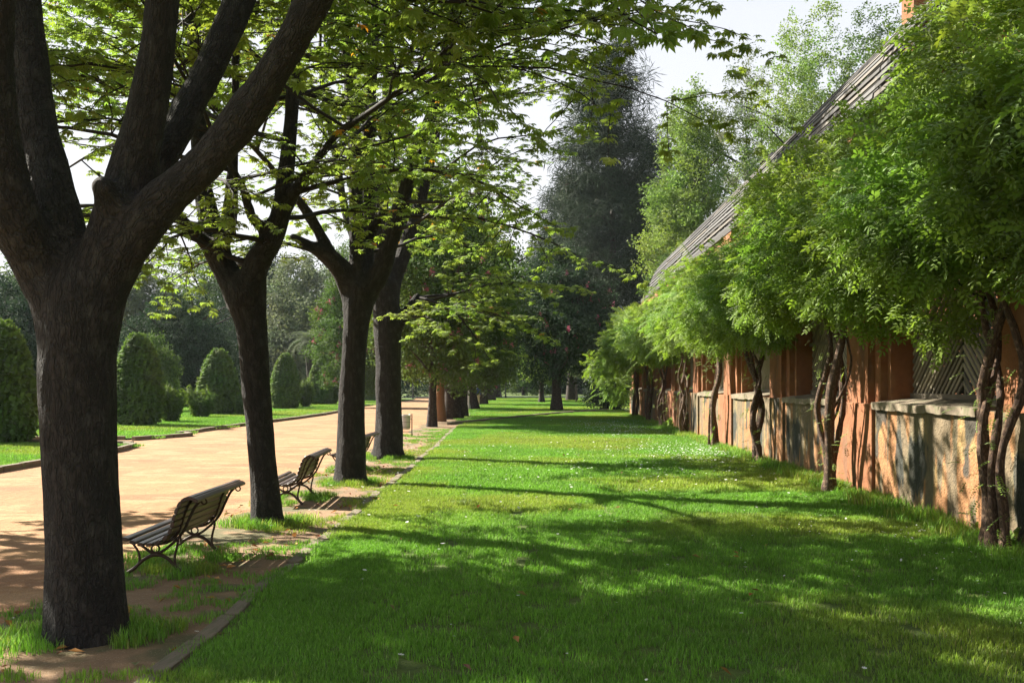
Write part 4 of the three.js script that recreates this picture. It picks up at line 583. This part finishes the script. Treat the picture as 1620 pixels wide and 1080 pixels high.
const ironG = (() => {
  const g = new Geo(), T = (pts, r) => { const [P, Q] = smoothLine(pts.map(([x, y]) => V(x, y, 0)), Array.isArray(r) ? r : pts.map(() => r), pts.length * 5); g.tube(P, Q, 8); };
  T([[-0.53, 0.012], [-0.46, 0.06], [-0.36, 0.15], [-0.25, 0.195], [-0.14, 0.165], [-0.05, 0.075], [0.02, 0.012]], [0.022, 0.018, 0.017, 0.02, 0.017, 0.018, 0.024]);
  T([[-0.5, 0.352], [-0.4, 0.33], [-0.3, 0.305], [-0.2, 0.305], [-0.12, 0.325], [-0.045, 0.385], [0.0, 0.48], [0.045, 0.62], [0.1, 0.725], [0.16, 0.765], [0.235, 0.75]], 0.016);
  T([[-0.44, 0.075], [-0.41, 0.13], [-0.42, 0.22], [-0.47, 0.3], [-0.5, 0.35]], 0.012);
  T([[-0.42, 0.315], [-0.34, 0.25], [-0.27, 0.21], [-0.2, 0.22], [-0.1, 0.29], [-0.035, 0.35], [0.03, 0.43], [0.09, 0.56], [0.15, 0.68], [0.2, 0.735]], 0.014);
  T([[-0.045, 0.075], [-0.06, 0.14], [-0.05, 0.22], [-0.03, 0.3], [-0.025, 0.37]], 0.013);
  return g.build();
})();
const ringG = (() => { const g = new THREE.TorusGeometry(0.038, 0.009, 6, 16); g.translate(-0.25, 0.255, 0); return g; })(), curlG = (() => { const g = new THREE.TorusGeometry(0.026, 0.008, 6, 14); g.translate(0.235, 0.722, 0); return g; })();
[[11.35, 'slatted bench right behind the foreground trunk'], [17.4, 'slatted bench between the second and third trunks'], [23.5, 'slatted bench mostly hidden by the third trunk'], [85, 'tiny far bench by the slanting trunk of the row']].forEach(([D, label], i) => {
  const R = RNG(300 + i), b = base('slatted_bench', label, 'bench', V(-3.3, 0, -D), 'benches beside the path'); b.rotation.y = [0, 0.03, -0.04, 0][i];
  for (const [x, y, a] of SLATS) { const o = part('slat', slatG, R.pick(benchWood), b); o.position.set(x, y, R.r(-0.006, 0.006)); o.rotation.z = -a; }
  for (const z of [-0.66, 0.66]) { const f = part('iron_frame', ironG, iron, b); f.position.z = z; part('ring', ringG, iron, f); part('curl', curlG, iron, f); }
});
[[642, 38.5, 'perforated steel litter bin on posts beside the fourth trunk'], [701, 59, 'grey litter bin by the thick trunks of the row']].forEach(([px, D, label], i) => {
  const t = base('litter_bin', label, 'bin', onGround(px, D), 'litter bins along the path'), prof = [[0.1, 0.25], [0.145, 0.255], [0.155, 0.3], [0.165, 0.7], [0.175, 0.74], [0.178, 0.77], [0.16, 0.775], [0.15, 0.73], [0.14, 0.3], [0.0, 0.29]].map(([x, y]) => new THREE.Vector2(x, y)), body = part('basket', new THREE.LatheGeometry(prof, 20), steel, t);
  for (let j = 0; j < 3; j++) { const h = new THREE.TorusGeometry(0.163 + j * 0.004, 0.006, 5, 20); h.rotateX(Math.PI / 2); h.translate(0, 0.34 + j * 0.17, 0); part('hoop', h, iron, body); }
  for (const s of [-1, 1]) part('post', new Geo().tube([V(s * 0.215, -0.05, 0), V(s * 0.215, 0.8, 0)], [0.018, 0.018], 8).build(), iron, t);
  part('crossbar', new Geo().tube([V(-0.215, 0.16, 0), V(0.215, 0.16, 0)], [0.012, 0.012], 6).build(), iron, t); part('pivot', new Geo().tube([V(-0.215, 0.62, 0), V(0.215, 0.62, 0)], [0.01, 0.01], 6).build(), iron, t);
});
[[653, 128, 'dark lamp post left of the path, far away'], [741.5, 76, 'pale lamp post next to the slanting trunk'], [800, 133, 'dark lamp post at the end of the lawn']].forEach(([px, D, label], i) => {
  const t = base('lamp_post', label, 'lamp post', onGround(px, D), 'lamp posts'), m = i === 1 ? steel : darkIron, [P, Q] = [[0, 0.3, 0.5, 0.6, 4.2].map((y) => V(0, y - 0.05, 0)), [0.16, 0.14, 0.08, 0.065, 0.045]]; part('pole', new Geo().tube(P, Q, 10).build(), m, t);
  part('lantern', new THREE.LatheGeometry([[0.05, 4.1], [0.1, 4.18], [0.2, 4.5], [0.21, 4.54], [0.1, 4.68], [0.0, 4.75]].map(([x, y]) => new THREE.Vector2(x, y)), 8), m, t);
});
{ // pale car beyond the lawn at the left edge
  const c = base('parked_car', 'pale parked car glimpsed between trees at the left edge', 'car', V(-31.3, 0, -68)); c.rotation.y = 0.4;
  const s = new THREE.Shape(); [[-2.1, 0.35], [-2.12, 0.75], [-1.95, 0.92], [-1.35, 1.0], [-0.75, 1.42], [0.75, 1.45], [1.45, 1.0], [2.0, 0.88], [2.12, 0.6], [2.1, 0.35]].forEach(([x, y], i) => i ? s.lineTo(x, y) : s.moveTo(x, y)); s.closePath();
  const g = new THREE.ExtrudeGeometry(s, { depth: 1.5, bevelEnabled: true, bevelSize: 0.08, bevelThickness: 0.1, bevelSegments: 3 }); g.translate(0, 0, -0.75); part('body', g, std({ color: rgb(0.75, 0.76, 0.78), roughness: 0.3, metalness: 0.1 }), c);
  for (const z of [-0.87, 0.87]) { for (const q of [[[-1.15, 1.04], [-0.68, 1.36], [-0.05, 1.38], [-0.05, 1.03]], [[0.02, 1.03], [0.02, 1.38], [0.68, 1.37], [1.18, 1.03]]]) { const w = new THREE.ExtrudeGeometry(new THREE.Shape(q.map(([x, y]) => new THREE.Vector2(x, y))), { depth: 0.012, bevelEnabled: false }); w.translate(0, 0, z - 0.006); part('side_window', w, std({ color: rgb(0.02, 0.025, 0.03), roughness: 0.1 }), c); }
    for (const x of [-1.3, 1.32]) { const wg = new THREE.CylinderGeometry(0.32, 0.32, 0.2, 20); wg.rotateX(Math.PI / 2); wg.translate(x, 0.32, z * 0.9); const wh = part('wheel', wg, std({ color: rgb(0.02, 0.02, 0.02), roughness: 0.8 }), c), rg = new THREE.CylinderGeometry(0.19, 0.19, 0.22, 14); rg.rotateX(Math.PI / 2); rg.translate(x, 0.32, z * 0.9); part('rim', rg, steel, wh); } }
}
{ // walker behind the slanting trunk
  const p = base('person', 'person in a dark blue top and beige trousers walking behind the row of trunks', 'person', onGround(755, 92)); p.rotation.y = Math.PI * 0.95;
  const skin = std({ color: rgb(0.45, 0.27, 0.19), roughness: 0.7 }), J = { head: V(0, 1.6, 0.03), neck: V(0, 1.46, 0), chest: V(0, 1.3, 0), hip: V(0, 0.95, 0) };
  const chain = (l) => limb(l.map((q) => V(q[0], q[1], q[2])), l.map((q) => q[3]), 1);
  const arm = (s, f) => chain([[s * 0.19, 1.4, 0, 0.058], [s * 0.25, 1.12, -f * 0.1, 0.045], [s * 0.25, 0.9, f * 0.1 + 0.05, 0.032], [s * 0.24, 0.82, f * 0.13 + 0.07, 0.036]]), fingers = (s, f) => [0, 1, 2, 3].flatMap((k) => chain([[s * 0.24, 0.8, f * 0.13 + 0.05 + k * 0.02, 0.011], [s * 0.235, 0.755 - (k === 1 || k === 2 ? 0.012 : 0), f * 0.13 + 0.05 + k * 0.021, 0.01], [s * 0.22, 0.72 - (k === 1 || k === 2 ? 0.012 : 0), f * 0.13 + 0.052 + k * 0.021, 0.009]])).concat(chain([[s * 0.235, 0.83, f * 0.13 + 0.11, 0.013], [s * 0.225, 0.78, f * 0.13 + 0.135, 0.011]]));
  const leg = (s, f) => chain([[s * 0.095, 0.95, 0, 0.095], [s * 0.1, 0.52, f * 0.13 + 0.03, 0.062], [s * 0.1, 0.1, f * 0.24 - 0.03, 0.04]]), foot = (s, f) => chain([[s * 0.1, 0.06, f * 0.24 - 0.06, 0.045], [s * 0.11, 0.04, f * 0.24 + 0.13, 0.038]]), torso = chain([[0, 0.98, 0, 0.145], [0, 1.15, 0.01, 0.135], [0, 1.33, 0, 0.16], [0, 1.4, 0, 0.12]]);
  const head = chain([[0, 1.44, 0, 0.055], [0, 1.55, 0.02, 0.075], [0, 1.64, 0.01, 0.095]]).concat(chain([[0, 1.585, 0.1, 0.018], [0, 1.56, 0.118, 0.016]]), chain([[-0.09, 1.6, 0.01, 0.02], [-0.09, 1.57, 0.01, 0.018]]), chain([[0.09, 1.6, 0.01, 0.02], [0.09, 1.57, 0.01, 0.018]]));
  const body = part('body', blend([...torso, ...head, ...arm(1, 1), ...arm(-1, -1), ...fingers(1, 1), ...fingers(-1, -1), ...leg(1, -1), ...leg(-1, 1), ...foot(1, -1), ...foot(-1, 1)], 0.012, 0.03), skin, p);
  const fat = (l, e) => l.map((c) => ({ ...c, ra: c.ra + e, rb: c.rb + e }));
  part('top', blend(fat([...torso, ...arm(1, 1).slice(0, 2), ...arm(-1, -1).slice(0, 2)], 0.014), 0.018, 0.05), std({ color: rgb(0.03, 0.05, 0.12), roughness: 0.9 }), p);
  part('trousers', blend(fat([...leg(1, -1), ...leg(-1, 1), ...chain([[0, 0.93, 0, 0.125], [0, 1.02, 0, 0.135]])], 0.018), 0.018, 0.05), std({ color: rgb(0.42, 0.33, 0.22), roughness: 0.9 }), p);
  part('hair', blend(chain([[0, 1.66, -0.02, 0.1], [0, 1.62, -0.04, 0.092]]), 0.015, 0.02), std({ color: rgb(0.03, 0.02, 0.015), roughness: 0.7 }), p);
  part('shoes', blend(fat([...foot(1, -1), ...foot(-1, 1)], 0.01), 0.014, 0.02), std({ color: rgb(0.03, 0.03, 0.03), roughness: 0.6 }), p);
}
renderer.render(scene, camera);
